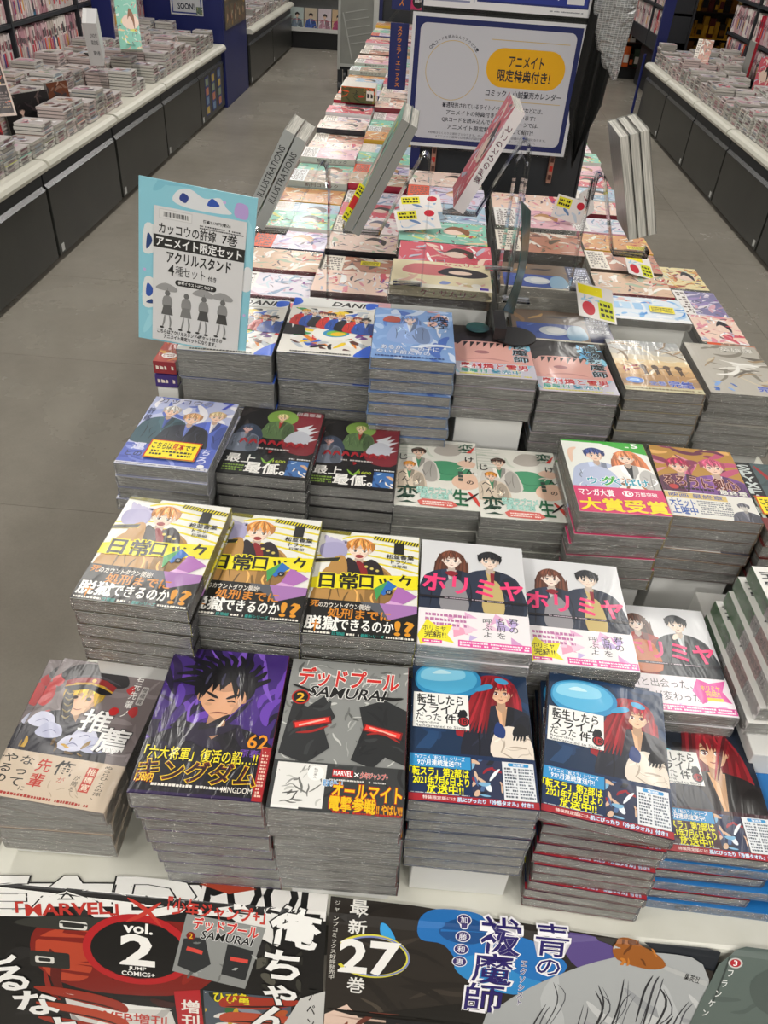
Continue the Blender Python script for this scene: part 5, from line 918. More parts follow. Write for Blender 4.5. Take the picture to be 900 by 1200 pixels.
# ------------------------------------------------------------------ acrylic easels with leaning comics
def lean_m(side, tilt, base):
    c_, s_ = math.cos(R(tilt)), math.sin(R(tilt))
    if side < 0: X, Y, Z = (0, -1, 0), (s_, 0, c_), (-c_, 0, s_)
    else: X, Y, Z = (0, 1, 0), (-s_, 0, c_), (c_, 0, s_)
    m = Matrix((X, Y, Z)).transposed().to_4x4(); m.translation = Vector(base); return m
def lean_books(key, n, side, tilt, base, labels, group, gap=.001, T=None):
    K = COVERS[key]; pr = None
    for i in range(n):
        o = book(key, wrap=False) if pr is None else copy_tree(pr); pr = o; m = lean_m(side, tilt, base); o.matrix_world = m @ Matrix.Translation((0, 0, (n - 1 - i) * (K['T'] + gap))); tag(o, labels[i], 'comic book', group)
def easel(x, y, side, tilt, zb, zt, label, wd=.03, depth=.06, foot=.06):
    """bent clear strip: foot, rising leg, loop at the top, sloping rest and lip; at x,y the rest's lower end"""
    s = side; tl = R(tilt); pts = []
    hx, hz = math.sin(tl) * -s, math.cos(tl)
    L_ = (zt - zb) / max(hz, .1) * .86
    lx, lz = x + s * (depth), zb
    pts += [(x + s * depth, y, lz + .012), (x + s * depth, y, lz), (x, y, lz)]
    tx, tz = x + hx * L_, lz + hz * L_; pts += [(tx, y, tz)]
    for k in range(1, 7): a = math.pi * k / 6; pts.append((tx - s * (.008 - .008 * math.cos(a)), y, tz + .010 * math.sin(a)))
    pts += [(tx - s * .017, y, tz - .03)]
    b = B(); b.strip(pts, (0, wd, 0), .003); t = empty('acrylic_easel', (0, 0, 0)); b.ob('bent_strip', 'acrylic', t)
    b = B(); xx = tx - s * .0205; b.strip([(xx, y, tz - .002), (xx, y, foot), (xx + s * .05, y, foot), ], (0, wd * .7, 0), .003); b.ob('leg', 'acrylic', t); tag(t, label, 'stand', 'clear acrylic easels'); return t
book_kit('greyvol', P(128, 182, '#c9c9c6').scrib(0, 0, 128, 182, 14, ['#b5b5b2', '#dad9d6'], (4, 10), (20, 60), 3), None, '#b9b9b5', '#a9aaa8', T=20, spine_text='推しの王子 ILLUSTRATIONS'.replace('推しの王子 ', ''), tcol='#3a3a3a')
book_kit('rosecover', c_any(5, 128, 182), None, '#dccfd2', '#e6dfe0', T=20, shiny=True, spine_text='薬屋のひとりごと', tcol='#8a2a5a')
book_kit('leanb', c_any(11, 128, 182), None, '#8f8f8a', '#8a8a86', T=13, shiny=True)
book_kit('greyfore', c_any(12, 128, 182), None, '#8a8b86', '#9a9a96', T=15, shiny=True)
lean_books('greyvol', 2, -1, 27, (-.296, 1.62, .985), ['left grey-spined comic leaning on the leftmost clear easel', 'right grey-spined comic leaning on the leftmost clear easel'], 'comics leaning on easels', gap=.003)
easel(-.262, 1.555, -1, 27, .965, 1.11, 'clear easel holding two grey-spined comics', wd=.035, foot=.815)
lean_books('leanb', 2, -1, 26, (-.094, 1.375, 1.072), ['front of two thick wrapped comics leaning left of the tower', 'rear of two thick wrapped comics leaning left of the tower'], 'comics leaning on easels')
easel(-.067, 1.34, -1, 26, 1.05, 1.19, 'clear easel holding the thick wrapped comics', wd=.03, foot=.965)
lean_books('rosecover', 1, -1, 26, (.074, 1.52, 1.075), ['single rose-coloured comic leaning in front of the white notice'], 'comics leaning on easels')
easel(.100, 1.45, -1, 26, 1.06, 1.20, 'clear easel holding the single rose comic', wd=.03, foot=.965)
lean_books('greyfore', 3, 1, 19, (.385, 1.46, 1.030), ['outermost of three upright comics leaning beside the right aisle', 'middle of three upright comics leaning beside the right aisle', 'innermost of three upright comics leaning beside the right aisle'], 'comics leaning on easels', gap=.002)
easel(.352, 1.43, 1, 19, 1.018, 1.16, 'clear easel holding three upright comics', wd=.035, foot=.945)
b = B(); b.strip([(.152, 1.40, .966), (.153, 1.40, 1.165), (.160, 1.40, 1.177), (.167, 1.40, 1.165), (.169, 1.40, .9285)], (0, .026, 0), .003); t = empty('acrylic_easel'); b.ob('bent_strip', 'acrylic', t); b = B(); b.box(.165, 1.385, .9255, .215, 1.415, .9284); b.ob('foot', 'acrylic', t); tag(t, 'tall narrow empty clear stand behind the teal card', 'stand', 'clear acrylic easels')
# sticker on the leaning volume
p = P(14, 62, '#e9dc1f'); p.rect(1, 22, 13, 42, '#c8282a'); p.fine(2, 2, 12, 20, 3, '#222', 2); p.fine(2, 44, 12, 60, 3, '#222', 3)
o = mesh_ob('price_pop', p.mesh('pop', z0=.0006, extra=B().box(0, 0, 0, .014, .062, .0005, '#e9dc1f')), None, M['print']); o.matrix_world = lean_m(-1, 26, (-.112 - .053, 1.249, 1.075)) @ Matrix.Rotation(R(90), 4, 'Y') if 0 else lean_m(-1, 26, (-.094 - .030, 1.262, 1.094)); o.matrix_world = o.matrix_world @ Matrix.Rotation(R(65), 4, 'Y'); tag(o, 'yellow and red sales card edge-on beside the thick leaning comics', 'card')
# teal curved card and black disc base
v = []; f = []; n = 10
for side in (0, .0014):
    for j in range(n + 1):
        u = j / n; z = .945 + .175 * u; hw = .046 * math.sin(math.pi * (0.12 + .76 * u)) ** .5
        for k in range(5): q = k / 4 * 2 - 1; v.append((.150 + side + .010 * math.sin(math.pi * u) + .012 * (q + 1), 1.262 + hw * q, z + .015 * (1 - q)))
for j in range(n):
    for k in range(4): a = j * 5 + k; f.append((a, a + 1, a + 6, a + 5)); a += 55; f.append((a, a + 5, a + 6, a + 1))
for j in range(n):
    for k in (0, 4): a = j * 5 + k; f.append((a, a + 5, a + 60, a + 55))
me = bpy.data.meshes.new('card'); me.from_pydata(v, [], f); t = empty('curved_card', (0, 0, 0)); M['tealm'] = mat('dark_teal_card', '#16393c', .3, var=(60, '#2c5a58'), coat=.3); mesh_ob('card', me, t, M['tealm'])
b = B(); b.tube((.178, 1.245, .9236), (.178, 1.245, .9262), .036, n=28, col='#0b0b0c'); b.box(.140, 1.225, .9263, .16, 1.30, .946); b.ob('disc_base', 'dark', t); b = B(); b.tube((.115, 1.265, .9264), (.115, 1.265, .9272), .02, n=24, col='#1b7d6c'); b.ob('teal_disc', 'tealm', t); tag(t, 'dark teal curved card standing edge-on on a round black base', 'card')
# small sales cards
def pop(x, y, z, w, h, rx, ry, rz, label, art=0, rootn='sales_card'):
    p = P(w, h, '#e9e4e2')
    if art == 1: p.rect(w * .05, h * .68, w * .7, h * .95, '#f0e01c'); p.rect(w * .55, h * .05, w * .95, h * .6, '#d8dc2a'); p.ell(w * .28, h * .28, w * .17, h * .2, '#c8283a'); p.fine(w * .6, h * .1, w * .92, h * .55, 3, '#2a2a20', 3); p.scrib(w * .1, h * .3, w * .6, h * .65, 6, ['#7fb8dc', '#a8d0e8'], (w * .03, w * .08), (w * .1, w * .3), 3)
    elif art == 2: p.rect(0, 0, w, h, '#f0e01c'); p.fine(w * .08, h * .12, w * .92, h * .88, 3, '#3a3510', 4)
    elif art == 3: p.rect(w * .06, h * .5, w * .5, h * .92, '#e8e03a'); p.fine(w * .1, h * .55, w * .46, h * .88, 2, '#2a2a20', 3); p.ell(w * .8, h * .75, w * .12, h * .16, '#c8283a'); p.scrib(w * .1, h * .05, w * .9, h * .5, 8, ['#8ab0d4', '#6a88b4', '#c9d6e4'], (w * .03, w * .09), (w * .2, w * .4), 5)
    else: p.scrib(0, 0, w, h, 10, ['#2f3134', '#e2e0dc', '#8a2a34'], (w * .05, w * .12), (w * .2, w * .5), 6)
    o = mesh_ob(rootn, p.mesh('card', z0=.0009, extra=B().box(0, 0, 0, w * .001, h * .001, .0008, '#dcdcd8')), None, M['print']); o.location = (x, y, z); o.rotation_euler = (R(rx), R(ry), R(rz)); tag(o, label, 'card'); return o
pop(-.043, 1.735, .962, 92, 60, 18, -4, 8, 'upper tilted yellow and blue sales card before the blue post', 3)
pop(-.043, 1.625, .960, 92, 62, 22, -4, 12, 'lower tilted yellow and blue sales card before the blue post', 3)
pop(.300, 1.345, .929, 75, 90, 20, 12, 6, 'tilted sales card with red dot on the moonlit stack', 1)
pop(.520, 1.90, .812, 75, 90, 16, 14, 8, 'tilted sales card with red dot near the silvery right comics', 1)
pop(.535, 1.70, .8005, 55, 34, 0, 0, -4, 'flat yellow price card on the icy blue comic', 2)
pop(.555, 2.10, .803, 50, 26, 0, 0, -4, 'flat yellow price card behind the silvery comics', 2)
pop(.365, 1.84, .945, 90, 58, 74, 0, 62, 'dark card with white lettering standing below the black cloth', 0)
pop(.300, 1.86, .944, 80, 50, 70, 0, -40, 'pale card edge-on before the dark tower base', 3)
pop(-.13, 1.80, .815, 46, 20, 8, 0, 0, 'small yellow price strip on the inner left comics', 2)
# ------------------------------------------------------------------ blue goods sleeve with paper notice
t = empty('goods_sleeve', (-.419, 1.100, .9400)); t.rotation_euler = (Matrix.Rotation(R(1.5), 3, 'Z') @ Matrix.Rotation(R(86), 3, 'X') @ Matrix.Rotation(R(-6.5), 3, 'Z')).to_euler(); t.scale = (1.09,) * 3
p = P(152, 219, '#8ccbdc'); p.scrib(0, 0, 152, 219, 12, ['#9cd6e4', '#7ec0d4'], (6, 14), (30, 70), 4)
for pts, c in (([(44, 196), (50, 210), (66, 214), (84, 206), (104, 210), (112, 200), (118, 192), (70, 190)], '#dfe2e6'), ([(52, 200), (56, 208), (64, 204), (60, 196)], '#2a3f8a'), ([(88, 198), (94, 208), (104, 200)], '#2a52b0'), ([(124, 192), (126, 208), (140, 206), (140, 190)], '#b9a0d8'), ([(6, 124), (8, 160), (22, 158), (22, 128)], '#dfe2e2'), ([(10, 128), (12, 150), (18, 140)], '#1f3f7a'), ([(6, 50), (8, 88), (22, 86), (22, 52)], '#e2e4e2'), ([(10, 66), (12, 82), (20, 74), (16, 64)], '#2a52a8'), ([(10, 54), (18, 60), (20, 54)], '#1f3f7a'), ([(140, 96), (142, 126), (152, 124), (152, 98)], '#e2e4e6')): p.blob(pts, c)
for x, y in ((110, 206), (30, 180), (8, 100), (146, 60)): p.ell(x, y, 2, 2, '#c9b0e0')
mesh_ob('backing_card', p.mesh('backing', z0=.0021, extra=B().box(0, 0, 0, .152, .219, .002, '#8ccbdc')), t, M['sleeve'])
p = P(121, 184, '#d9d9da', 20, 3)
p.rect(27, 172, 70, 184.5, '#c9c9ca'); p.rect(28, 173, 69, 183.5, '#dcdcdc'); rr = random.Random(3); x = 33
while x < 66: wv = rr.uniform(.4, 1.4); p.rect(x, 175, min(x + wv, 67), 181, '#2a2a2a'); x += wv + rr.uniform(.5, 1.3)
p.text('価格2,178円(税込)', 84, 175, 120, 180, '#222', .05); p.fine(80, 167, 138, 173, 2, '#333', 3)
p.text('カッコウの許嫁', 27, 153, 102, 167, '#1d1d1d', .04); p.text('7巻', 110, 153, 130, 167, '#1d1d1d', .04); p.rect(20, 134, 141, 151, '#232323'); p.text('アニメイト限定セット', 24, 136, 137, 149, '#f0f0f0', .06)
p.text('アクリルスタンド', 38, 116, 124, 131, '#1d1d1d', .07); p.text('4', 40, 99, 48, 113, '#1d1d1d', .04); p.text('種セット', 50, 99, 90, 113, '#1d1d1d', 0); p.text('付き', 94, 99, 106, 107, '#1d1d1d', .04); p.rrect(50, 86, 106, 94, 4, '#232323'); p.text('参考イラストはこちら▼', 54, 88, 102, 92.5, '#eee', .04)
for k, x in enumerate((40, 66, 90, 116)):
    g = ('#5a5a5a', '#7a7a7a', '#4a4a4a', '#3f3f3f')[k]; y = 70
    if k != 1: p.blob([(x - 16, y + 8), (x - 4, y + 17), (x + 12, y + 12), (x + 10, y + 6)], '#9a9a9a'); p.line(x, y + 10, x + 2, y - 10, .7, '#777')
    p.ell(x, y + 3, 3.6, 4, '#6a6a6a'); p.blob([(x - 5, y - 2), (x + 5, y - 2), (x + 6, y - 16), (x - 6, y - 16)], '#8a8a8a'); p.poly([(x - 5, y - 14), (x + 5, y - 14), (x + 8, y - 28), (x - 8, y - 28)], g); p.stroke([(x - 3, y - 28), (x - 4, y - 38), (x - 6, y - 46)], 2.6, '#8a8a8a'); p.stroke([(x + 3, y - 28), (x + 5, y - 38), (x + 4, y - 47)], 2.6, '#8a8a8a'); p.ell(x - 7, y - 47, 3, 1.6, '#333'); p.ell(x + 5, y - 48, 3, 1.6, '#333')
p.text('こちらはアクリルスタンド4種セット付きの', 27, 14, 118, 20, '#1d1d1d', .06); p.text('アニメイト限定セットになります。', 36, 7, 110, 13, '#1d1d1d', .06)
mesh_ob('paper_notice', p.mesh('notice', z0=.0042, extra=B().box(.020, .003, .0032, .141, .187, .0038, '#d9d9da')), t, M['sleeve']); tag(t, 'pale blue goods sleeve with white paper notice standing on the thick volumes', 'card')
b = B(); b.box(.062, .0003, -.05, .14, .0025, -.0012); b.box(.062, .0026, -.0032, .14, .10, -.0012); b.ob('clear_back', 'acrylic', t)
# ------------------------------------------------------------------ far end board of the table
t = empty('end_board', (-.40, 6.52, 0)); b = B(); b.box(0, .02, .6012, .42, .05, 1.7); b.ob('board', 'charcoal', t); b = B(); b.box(-.012, .0, .6012, .012, .06, 1.7); b.ob('post', 'bluedark', t); b = B(); b.box(-.05, .0, .6012, -.013, .06, 1.7); b.ob('white_post', 'cartframe', t)
p = P(190, 160, '#c02a62'); p.ell(110, 52, 42, 42, '#16161a'); p.text('最新刊', 84, 44, 136, 62, '#d8d4d4', .05); p.blob([(20, 150), (30, 130), (44, 152), (30, 160)], '#e2dc3a'); mesh_ob('pink_sign', p.mesh('pink', fn=lambda x, y, l: (.15 + x * .001, .0195 - l, .88 + y * .001)), t, M['print'])
b = B(); b.strip([(.06, -.05, .80), (.19, -.02, .96)], (.03, 0, 0), .004); b.ob('acrylic_arm', 'acrylic', t); tag(t, 'dark end board with pink round sign at the far end of the table', 'display board')
# ------------------------------------------------------------------ side counters
def counter(side, xf, y0, y1, mods, label):
    """side -1: left of the aisle; xf: door face"""
    s = side
    def bx(b, xa, ya, za, xb, yb, zb, c='#fff'): xs = sorted((xf + s * xa, xf + s * xb)); b.box(xs[0], ya, za, xs[1], yb, zb, c)
    for k, (ya, yb) in enumerate(mods):
        t = empty('counter_unit', (0, 0, 0)); b = B(); bx(b, .022, ya, .05, .60, yb, .36); b.ob('carcass', 'dark', t); b = B(); bx(b, .06, ya, .0012, .58, yb, .049); b.ob('toe_kick', 'dark', t)
        n = 1 if yb - ya < 1.3 else 2
        b = B(); bx(b, 0, ya + .006, .028, .02, yb - .006, .340); d = b.ob('door', 'door', t, .002)
        b = B(); pf = [(xf, .3402), (xf + s * .018, .3402), (xf + s * .018, .362)]; b.prism(pf if s > 0 else pf[::-1], 'y', ya + .006, yb - .006); b.ob('door_grip', 'metal', d)
        b = B(); bx(b, -.002, ya + .03, .04, -.0003, ya + .06, .075); b.ob('sticker', 'tag', d)
        b = B(); bx(b, .012, ya, .3605, .60, yb, .428, '#1f2021'); b.ob('recess', 'charcoal', t)
        prof = [(xf - s * .030, .432), (xf - s * .034, .447), (xf - s * .026, .463), (xf - s * .008, .472), (xf + s * .09, .474), (xf + s * .09, .432)]
        b = B(); b.prism(prof if s < 0 else prof[::-1], 'y', ya + .004, yb - .004); b.ob('counter_edge', 'lip', t)
        b = B(); bx(b, .092, ya, .429, .60, yb, .470); b.ob('counter_top', 'lip', t); tag(t, label % ORD[k].replace('topmost', 'nearest').replace('second', 'second'), 'cabinet', 'counter units of the %s aisle' % ('left' if s < 0 else 'right'))
LM = [(1.79, 2.715), (2.73, 3.655), (3.67, 4.60), (4.62, 5.55), (5.56, 6.48), (6.49, 7.28)]
counter(-1, -1.73, 1.8, 7.28, LM, 'charcoal counter unit with cream edge, left aisle, %s from the front')
RM = [(1.79, 2.715), (2.725, 3.64), (3.65, 4.57), (4.58, 5.52), (5.53, 6.38), (6.39, 7.27), (7.28, 8.13)]
counter(1, 1.927, 1.8, 8.13, RM, 'charcoal counter unit with cream edge, right aisle, %s from the front')
counter(-1, -1.70, 8.25, 10.7, [(8.25, 9.45), (9.46, 10.7)], 'dark counter unit beyond the navy block, %s of two')
# back shelves of both sides
def shelf(side, xf, y0, y1, ups, z0, label, seed, rows=((.60, .805), (.83, 1.04), (1.065, 1.30))):
    rnd = random.Random(seed); s = side; t = empty('wall_shelf', (0, 0, 0))
    def bx(b, xa, ya, za, xb, yb, zb, c='#fff'): xs = sorted((xf + s * xa, xf + s * xb)); b.box(xs[0], ya, za, xs[1], yb, zb, c)
    b = B(); bx(b, .17, y0, .0012, .19, y1, 1.9); b.ob('back_panel', 'charcoal', t)
    b = B(); bx(b, .0, y0, .4712, .168, y1, rows[0][0]); b.ob('shelf_base', 'charcoal', t)
    for z in [r[1] for r in rows]: b = B(); bx(b, .0, y0, z + .002, .168, y1, z + .022); b.ob('shelf_board', 'charcoal', t)
    for u in ups: b = B(); bx(b, -.004, u, .4712, .166, u + .018, 1.9); b.ob('upright', 'charcoal', t)
    tag(t, label, 'bookshelf')
    b = B(); pal = ['#d8b8bc', '#c9a4ac', '#e2d2cf', '#e9e2dc', '#b98a94', '#d4c4c0', '#c8bcb4', '#e8dcd8', '#a8808a', '#d8ccc8', '#c9c0c0', '#cfa8ac'] + (['#c0344a', '#e05a3a', '#2f6a8a', '#5a4a8a', '#d8a83a', '#3a3a44'] if 1 else [])
    for (za, zb) in rows:
        y = y0 + .01
        while y < y1 - .02:
            if any(u - .02 < y < u + .024 for u in ups): y += .008; continue
            w_ = rnd.choice((.011, .014, .017, .02)); run = rnd.randint(1, 5); c = rnd.choice(pal[:12] if rnd.random() < .78 else pal)
            for _ in range(run):
                if y + w_ > y1 - .01 or any(u - .02 < y < u + .02 for u in ups): break
                h = rnd.uniform(.178, .196); d = rnd.uniform(.0, .012); bx(b, .01 + d, y, za + .001, .145, y + w_ - .001, za + h, c); zz = za + h * rnd.uniform(.1, .25); bx(b, .0085 + d, y + .001, zz, .0098 + d, y + w_ - .002, zz + h * .35, rnd.choice(pal)); bx(b, .0085 + d, y + .003, zz + h * .4, .0098 + d, y + w_ - .004, zz + h * rnd.uniform(.5, .7), rnd.choice(['#4a4448', '#8a3a4a', '#5f5a5c'])); y += w_
    return tag(b.ob('shelved_comics', 'print'), 'rows of spine-out comics with pale and pink spines on the %s shelf' % ('left' if s < 0 else 'right'), 'books', kind='stuff')
shelf(-1, -2.33, 1.8, 7.28, [2.1, 3.03, 3.96, 4.90, 5.87, 6.8], .48, 'dark bookshelf behind the left counter', 3)
shelf(1, 2.53, 1.8, 8.13, [2.5, 3.5, 4.5, 5.5, 6.5, 7.5], .48, 'dark bookshelf behind the right counter', 8, rows=((.52, .73), (.755, .975), (1.0, 1.25)))
def counter_books(side, xf, y0, y1, seed, label, cols=3, hi=(3, 7), pitch=.136, holes=()):
    rnd = random.Random(seed); s = side; b = B()
    for c in range(cols):
        y = y0
        while y < y1:
            if any(c == hc and ha < y + pitch and y < hb for hc, ha, hb in holes): y += .02; continue
            n = rnd.randint(*hi) + (0, 0, 2, 4)[c] + (2 if c == 0 and rnd.random() < .3 else 0); z = .4755 if c < 0 else .4752; x0 = .026 + c * .140; lay = rnd.random() < .12; wd = .130; sp = rnd.choice(['#d0cdc6', '#c2bfb8', '#dad8d2', '#b5b2aa', '#cfc0bc', '#d8c6c2'])
            for k in range(n):
                t_ = .015; dx = rnd.uniform(0, .008); dy = rnd.uniform(-.004, .004); xs = sorted((xf + s * (x0 + dx), xf + s * (x0 + dx + wd))); top = rnd.choice(PAL[seed % 3 + (k % 2)]) if k < n - 1 else '#cfc9c8'
                b.box(xs[0], y + .005 + dy, z, xs[1], y + pitch - .008 + dy, z + t_, sp, cols=[sp, top, sp, sp, sp, sp]); b.box(xs[0] - .0004, y + .005 + dy, z, xs[1] + .0004, y + pitch - .0078 + dy, z + .0018, rnd.choice(['#8a8a86', '#7a7470', '#a89a98'])); z += t_ + .0012; fx = xf + s * (x0 + dx) - s * .0008; fy = y + .012 + rnd.uniform(0, .03); b.quad([(fx, fy, z - .013), (fx, fy + rnd.uniform(.04, .08), z - .013), (fx, fy + .07, z - .005), (fx, fy, z - .005)][::s], rnd.choice(['#8a7a7c', '#6f6a6c', '#b07a84', '#9aa0a8', '#c9c2b8', '#7a5a60']))
            pal = rnd.choice(PAL[:3] + PAL[4:6])
            for k in range(9):
                xa = rnd.uniform(xs[0] + .004, xs[1] - .05); ya = rnd.uniform(y + .01, y + pitch - .055); q = [(xa, ya), (xa + rnd.uniform(.015, .045), ya + rnd.uniform(0, .01)), (xa + rnd.uniform(.01, .045), ya + rnd.uniform(.012, .04)), (xa + rnd.uniform(0, .01), ya + rnd.uniform(.012, .035))]
                b.quad([(u, v_, z + .0001 + k * .00006) for u, v_ in q], rnd.choice(pal + ['#5a5560', '#8a6a6a']))
            y += pitch + (.03 if rnd.random() < .08 else .003)
    return tag(b.ob('counter_comics', 'print'), label, 'books', kind='stuff')
counter_books(-1, -1.73, 1.9, 5.0, 5, 'low stacks of wrapped comics on the nearer left counter', cols=4, pitch=.132, hi=(4, 8), holes=((1, 3.42, 4.4), (2, 3.62, 3.95), (1, 4.95, 5.05), (0, 5.0, 5.06)))
counter_books(-1, -1.73, 5.07, 7.0, 6, 'stacks of wrapped comics on the left counter by the navy block', cols=4, pitch=.132, hi=(4, 8), holes=((0, 5.45, 5.5), (1, 5.4, 5.5), (2, 6.05, 6.15)))
counter_books(1, 1.927, 1.9, 8.0, 9, 'stacks of wrapped comics on the right counter', cols=4, pitch=.132, hi=(5, 8), holes=((3, 5.1, 5.9), (2, 6.4, 6.7), (3, 6.4, 7.15), (1, 7.3, 7.5)))
counter_books(-1, -1.70, 8.3, 10.6, 4, 'stacks of comics on the far left counter', cols=2)
# face-out and leaning items on the left counter
def face(x, y, z, w, h, art, label, yaw=0, tilt=12, th=.018, nm='comic_book', cat='comic book', group=None, edge='#8a8a86'):
    o = empty(nm, (x, y, z)); o.rotation_euler = (R(90 - tilt), 0, R(yaw)); b = B(); b.box(.001, .001, -th, w - .001, h - .001, -.0008, '#b9b6ae'); b.ob('pages', 'pages', o); me = art.mesh('c', z0=.0006, extra=B().box(0, 0, -.0006, w, h, .0004, edge).box(0, 0, -th - .001, .0008, h, 0, edge).box(0, 0, -th - .0012, w, h, -th - .0002, edge)); mesh_ob('cover', me, o, M['print']); tag(o, label, cat, group); return o
def dk_art(seed, w, h, base='#2a2422', pal=('#5a3a30', '#8a6a5a', '#3a3436', '#b99a8a')): p = P(w, h, base); p.scrib(0, 0, w, h, 24, list(pal), (6, 16), (20, 60), seed); p.person(w * .35, h * .55, h * .2, '#1d1a1c', '#d8b4a4', '#2a2a30', '#8a8a8e', 'short', seed, face=False); return p
gf = 'face-out comics on the left counter'
face(-2.02, 4.02, .475, .26, .17, dk_art(2, 260, 170, '#1d1a1c', ('#2a2628', '#5a4a48', '#3a3034')), 'dark wide comic standing face-out on the left counter', 60, 8, group=gf)
face(-1.93, 4.33, .475, .13, .18, dk_art(5, 130, 180, '#6a3a24'), 'brown comic standing behind the dark wide one, left counter', 62, 6, group=gf)
face(-1.98, 3.62, .475, .13, .18, dk_art(7, 130, 180, '#8a2a30', ('#c23a3a', '#5a1a24', '#e0b8b0')), 'red comic standing face-out, left counter, second from the front', 55, 8, group=gf)
face(-2.02, 3.42, .475, .12, .18, dk_art(9, 120, 180, '#6a1f6a', ('#8a2a8a', '#4a1a4a', '#e8c040')), 'purple and red comic standing face-out nearest on the left counter', 55, 8, group=gf)
p = P(210, 260, '#d8c4b8')
for a, b_ in ((8, 134), (108, 134), (8, 12), (108, 12)): p.rect(a, b_, a + 94, b_ + 114, '#3a3032'); p.scrib(a, b_, a + 94, b_ + 114, 7, ['#e8642e', '#5a4a4c', '#c9a44a', '#2a2426'], (4, 10), (16, 50), a + b_); p.fine(a + 6, b_ + 20, a + 88, b_ + 90, 6, '#8a7a78', a)
face(-2.06, 3.74, .60, .21, .26, p, 'pink-framed card of four dark pictures above the left counter', 42, 22, .004, 'picture_card', 'card')
b = B(); b.tube((-2.02, 3.86, .472), (-2.03, 3.87, .60), .006); o = b.ob('card_stand', 'acrylic'); tag(o, 'thin clear stand under the pink-framed card', 'stand')
t = empty('boxed_volume', (-1.95, 4.98, .64)); t.rotation_euler = (R(24), 0, R(14)); b = B(); b.box(0, 0, 0, .022, .14, .24, '#5a1f3a', cols=['#ddd', '#e8e8e8', '#d9d9d9', '#ddd', '#ddd', '#4a1f44']); b.box(.0221, .0, 0, .075, .14, .24, '#d9d9da'); b.ob('case', 'print', t)
p = P(52, 240, None); [p.text(a, 8, y, 44, y + 26, '#55585c', .03) for a, y in (('DVD付', 160), ('限定版', 120), ('第3巻', 60))]; mesh_ob('lettering', p.mesh('l', fn=lambda x, y, l: (.0225 + x * .001, -l, y * .001), z0=.0003), t, M['print']); tag(t, 'tall white and purple boxed volume leaning on the left counter', 'book')
b = B(); b.strip([(-1.90, 5.05, .472), (-1.92, 5.03, .66), (-1.96, 4.98, .70)], (.04, 0, 0), .004); tag(b.ob('acrylic_easel', 'acrylic'), 'clear easel propping the white and purple boxed volume', 'stand', 'clear acrylic easels')
face(-1.93, 5.45, .66, .13, .30, c_any(3, 130, 300), 'pale wrapped volume leaning high on a clear stand, left counter', 20, 34, .03, 'boxed_volume', 'book')
b = B(); b.strip([(-1.86, 5.50, .472), (-1.87, 5.50, .68), (-1.87, 5.46, .69)], (.05, 0, 0), .004); tag(b.ob('acrylic_easel', 'acrylic'), 'clear easel propping the pale wrapped volume', 'stand', 'clear acrylic easels')
b = B(); b.box(-2.32, 6.10, .4712, -2.19, 6.118, 1.9, '#1c2a86'); o = b.ob('navy_divider', 'blue'); tag(o, 'narrow navy divider board rising from the left counter', 'divider')
# face-out items, right counter
face(2.40, 6.95, .50, .02, .30, P(20, 300, '#a82434'), 'red spined tall volume standing on the right counter', 0, 0, .14, 'tall_volume', 'book')
face(2.33, 6.55, .50, .10, .26, c_any(5, 100, 260), 'white boxed figure volume standing on the right counter', -18, 4, .06, 'boxed_volume', 'book')
face(2.08, 7.35, .60, .12, .17, c_any(4, 120, 170), 'small orange-framed card leaning on the right counter stacks', -20, 28, .004, 'picture_card', 'card')
face(2.48, 5.98, .83, .10, .26, P(100, 260, '#b8285a').text('コミックフェア', 34, 20, 66, 240, '#e9d4da', .04, vert=True), 'crimson face-out volume on the upper right shelf', -50, 0, .02, 'tall_volume', 'book')
face(2.40, 5.40, .50, .16, .22, c_any(7, 160, 220), 'orange magazine face-out on the right shelf, nearer', -60, 2, .01, 'magazine', 'magazine'); face(2.41, 5.62, .50, .16, .22, P(160, 220, '#d8783a').scrib(0, 0, 160, 220, 16, ['#e8a45a', '#f0e2d4', '#b85a2a'], (6, 14), (30, 70), 4), 'orange magazine face-out on the right shelf, farther', -60, 2, .01, 'magazine', 'magazine')
# navy block with sign and card rack
t = empty('navy_block', (-2.0, 7.3, 0)); b = B(); b.box(-.52, 0, .0012, .285, .9, 1.95); b.ob('body', 'blue', t, .002); tag(t, 'navy blue partition block at the end of the left counter', 'partition')
p = P(260, 200, '#d8dadd'); p.rect(10, 10, 250, 190, '#2a3a8a'); p.rect(20, 20, 240, 180, '#cfd2d6'); p.text('SOON!', 60, 40, 190, 80, '#1d2138', .12); p.rect(205, 5, 255, 60, '#6a7a6a'); p.scrib(205, 5, 255, 60, 6, ['#c9c46a', '#3a4a4a', '#d8d8d0'], (3, 8), (10, 30), 3)
o = mesh_ob('wall_sign', p.mesh('sign', fn=lambda x, y, l: (x * .001, -l, y * .001), z0=.003, extra=B().box(0, -.0028, 0, .26, 0, .2, '#d8dadd')), None, M['print']); o.location = (-2.13, 7.2978, .655); tag(o, 'white framed sign on the front of the navy block', 'sign')
t = empty('card_rack', (-1.713, 7.36, .56)); b = B(); b.box(0, 0, 0, .004, .80, .52, '#5a5246'); b.ob('board', 'print', t); rnd = random.Random(2)
for r in range(3):
    for c in range(5):
        p = P(130, 150, '#6a5a44'); p.scrib(0, 0, 130, 150, 9, ['#c9a03a', '#8a7a64', '#3a3430', '#d8c8a8', '#7a3a2a', '#4a5a4a'], (6, 20), (30, 80), r * 7 + c); p.ell(65, 70, 18, 26, '#b9987a'); mesh_ob('card', p.mesh('card', fn=lambda x, y, l: (.0046 + l, x * .001, y * .001), extra=B().box(.0042, 0, 0, .0045, .13, .15, '#6a5a44')), t, M['print']).location = (0, .02 + c * .155, .015 + r * .17)
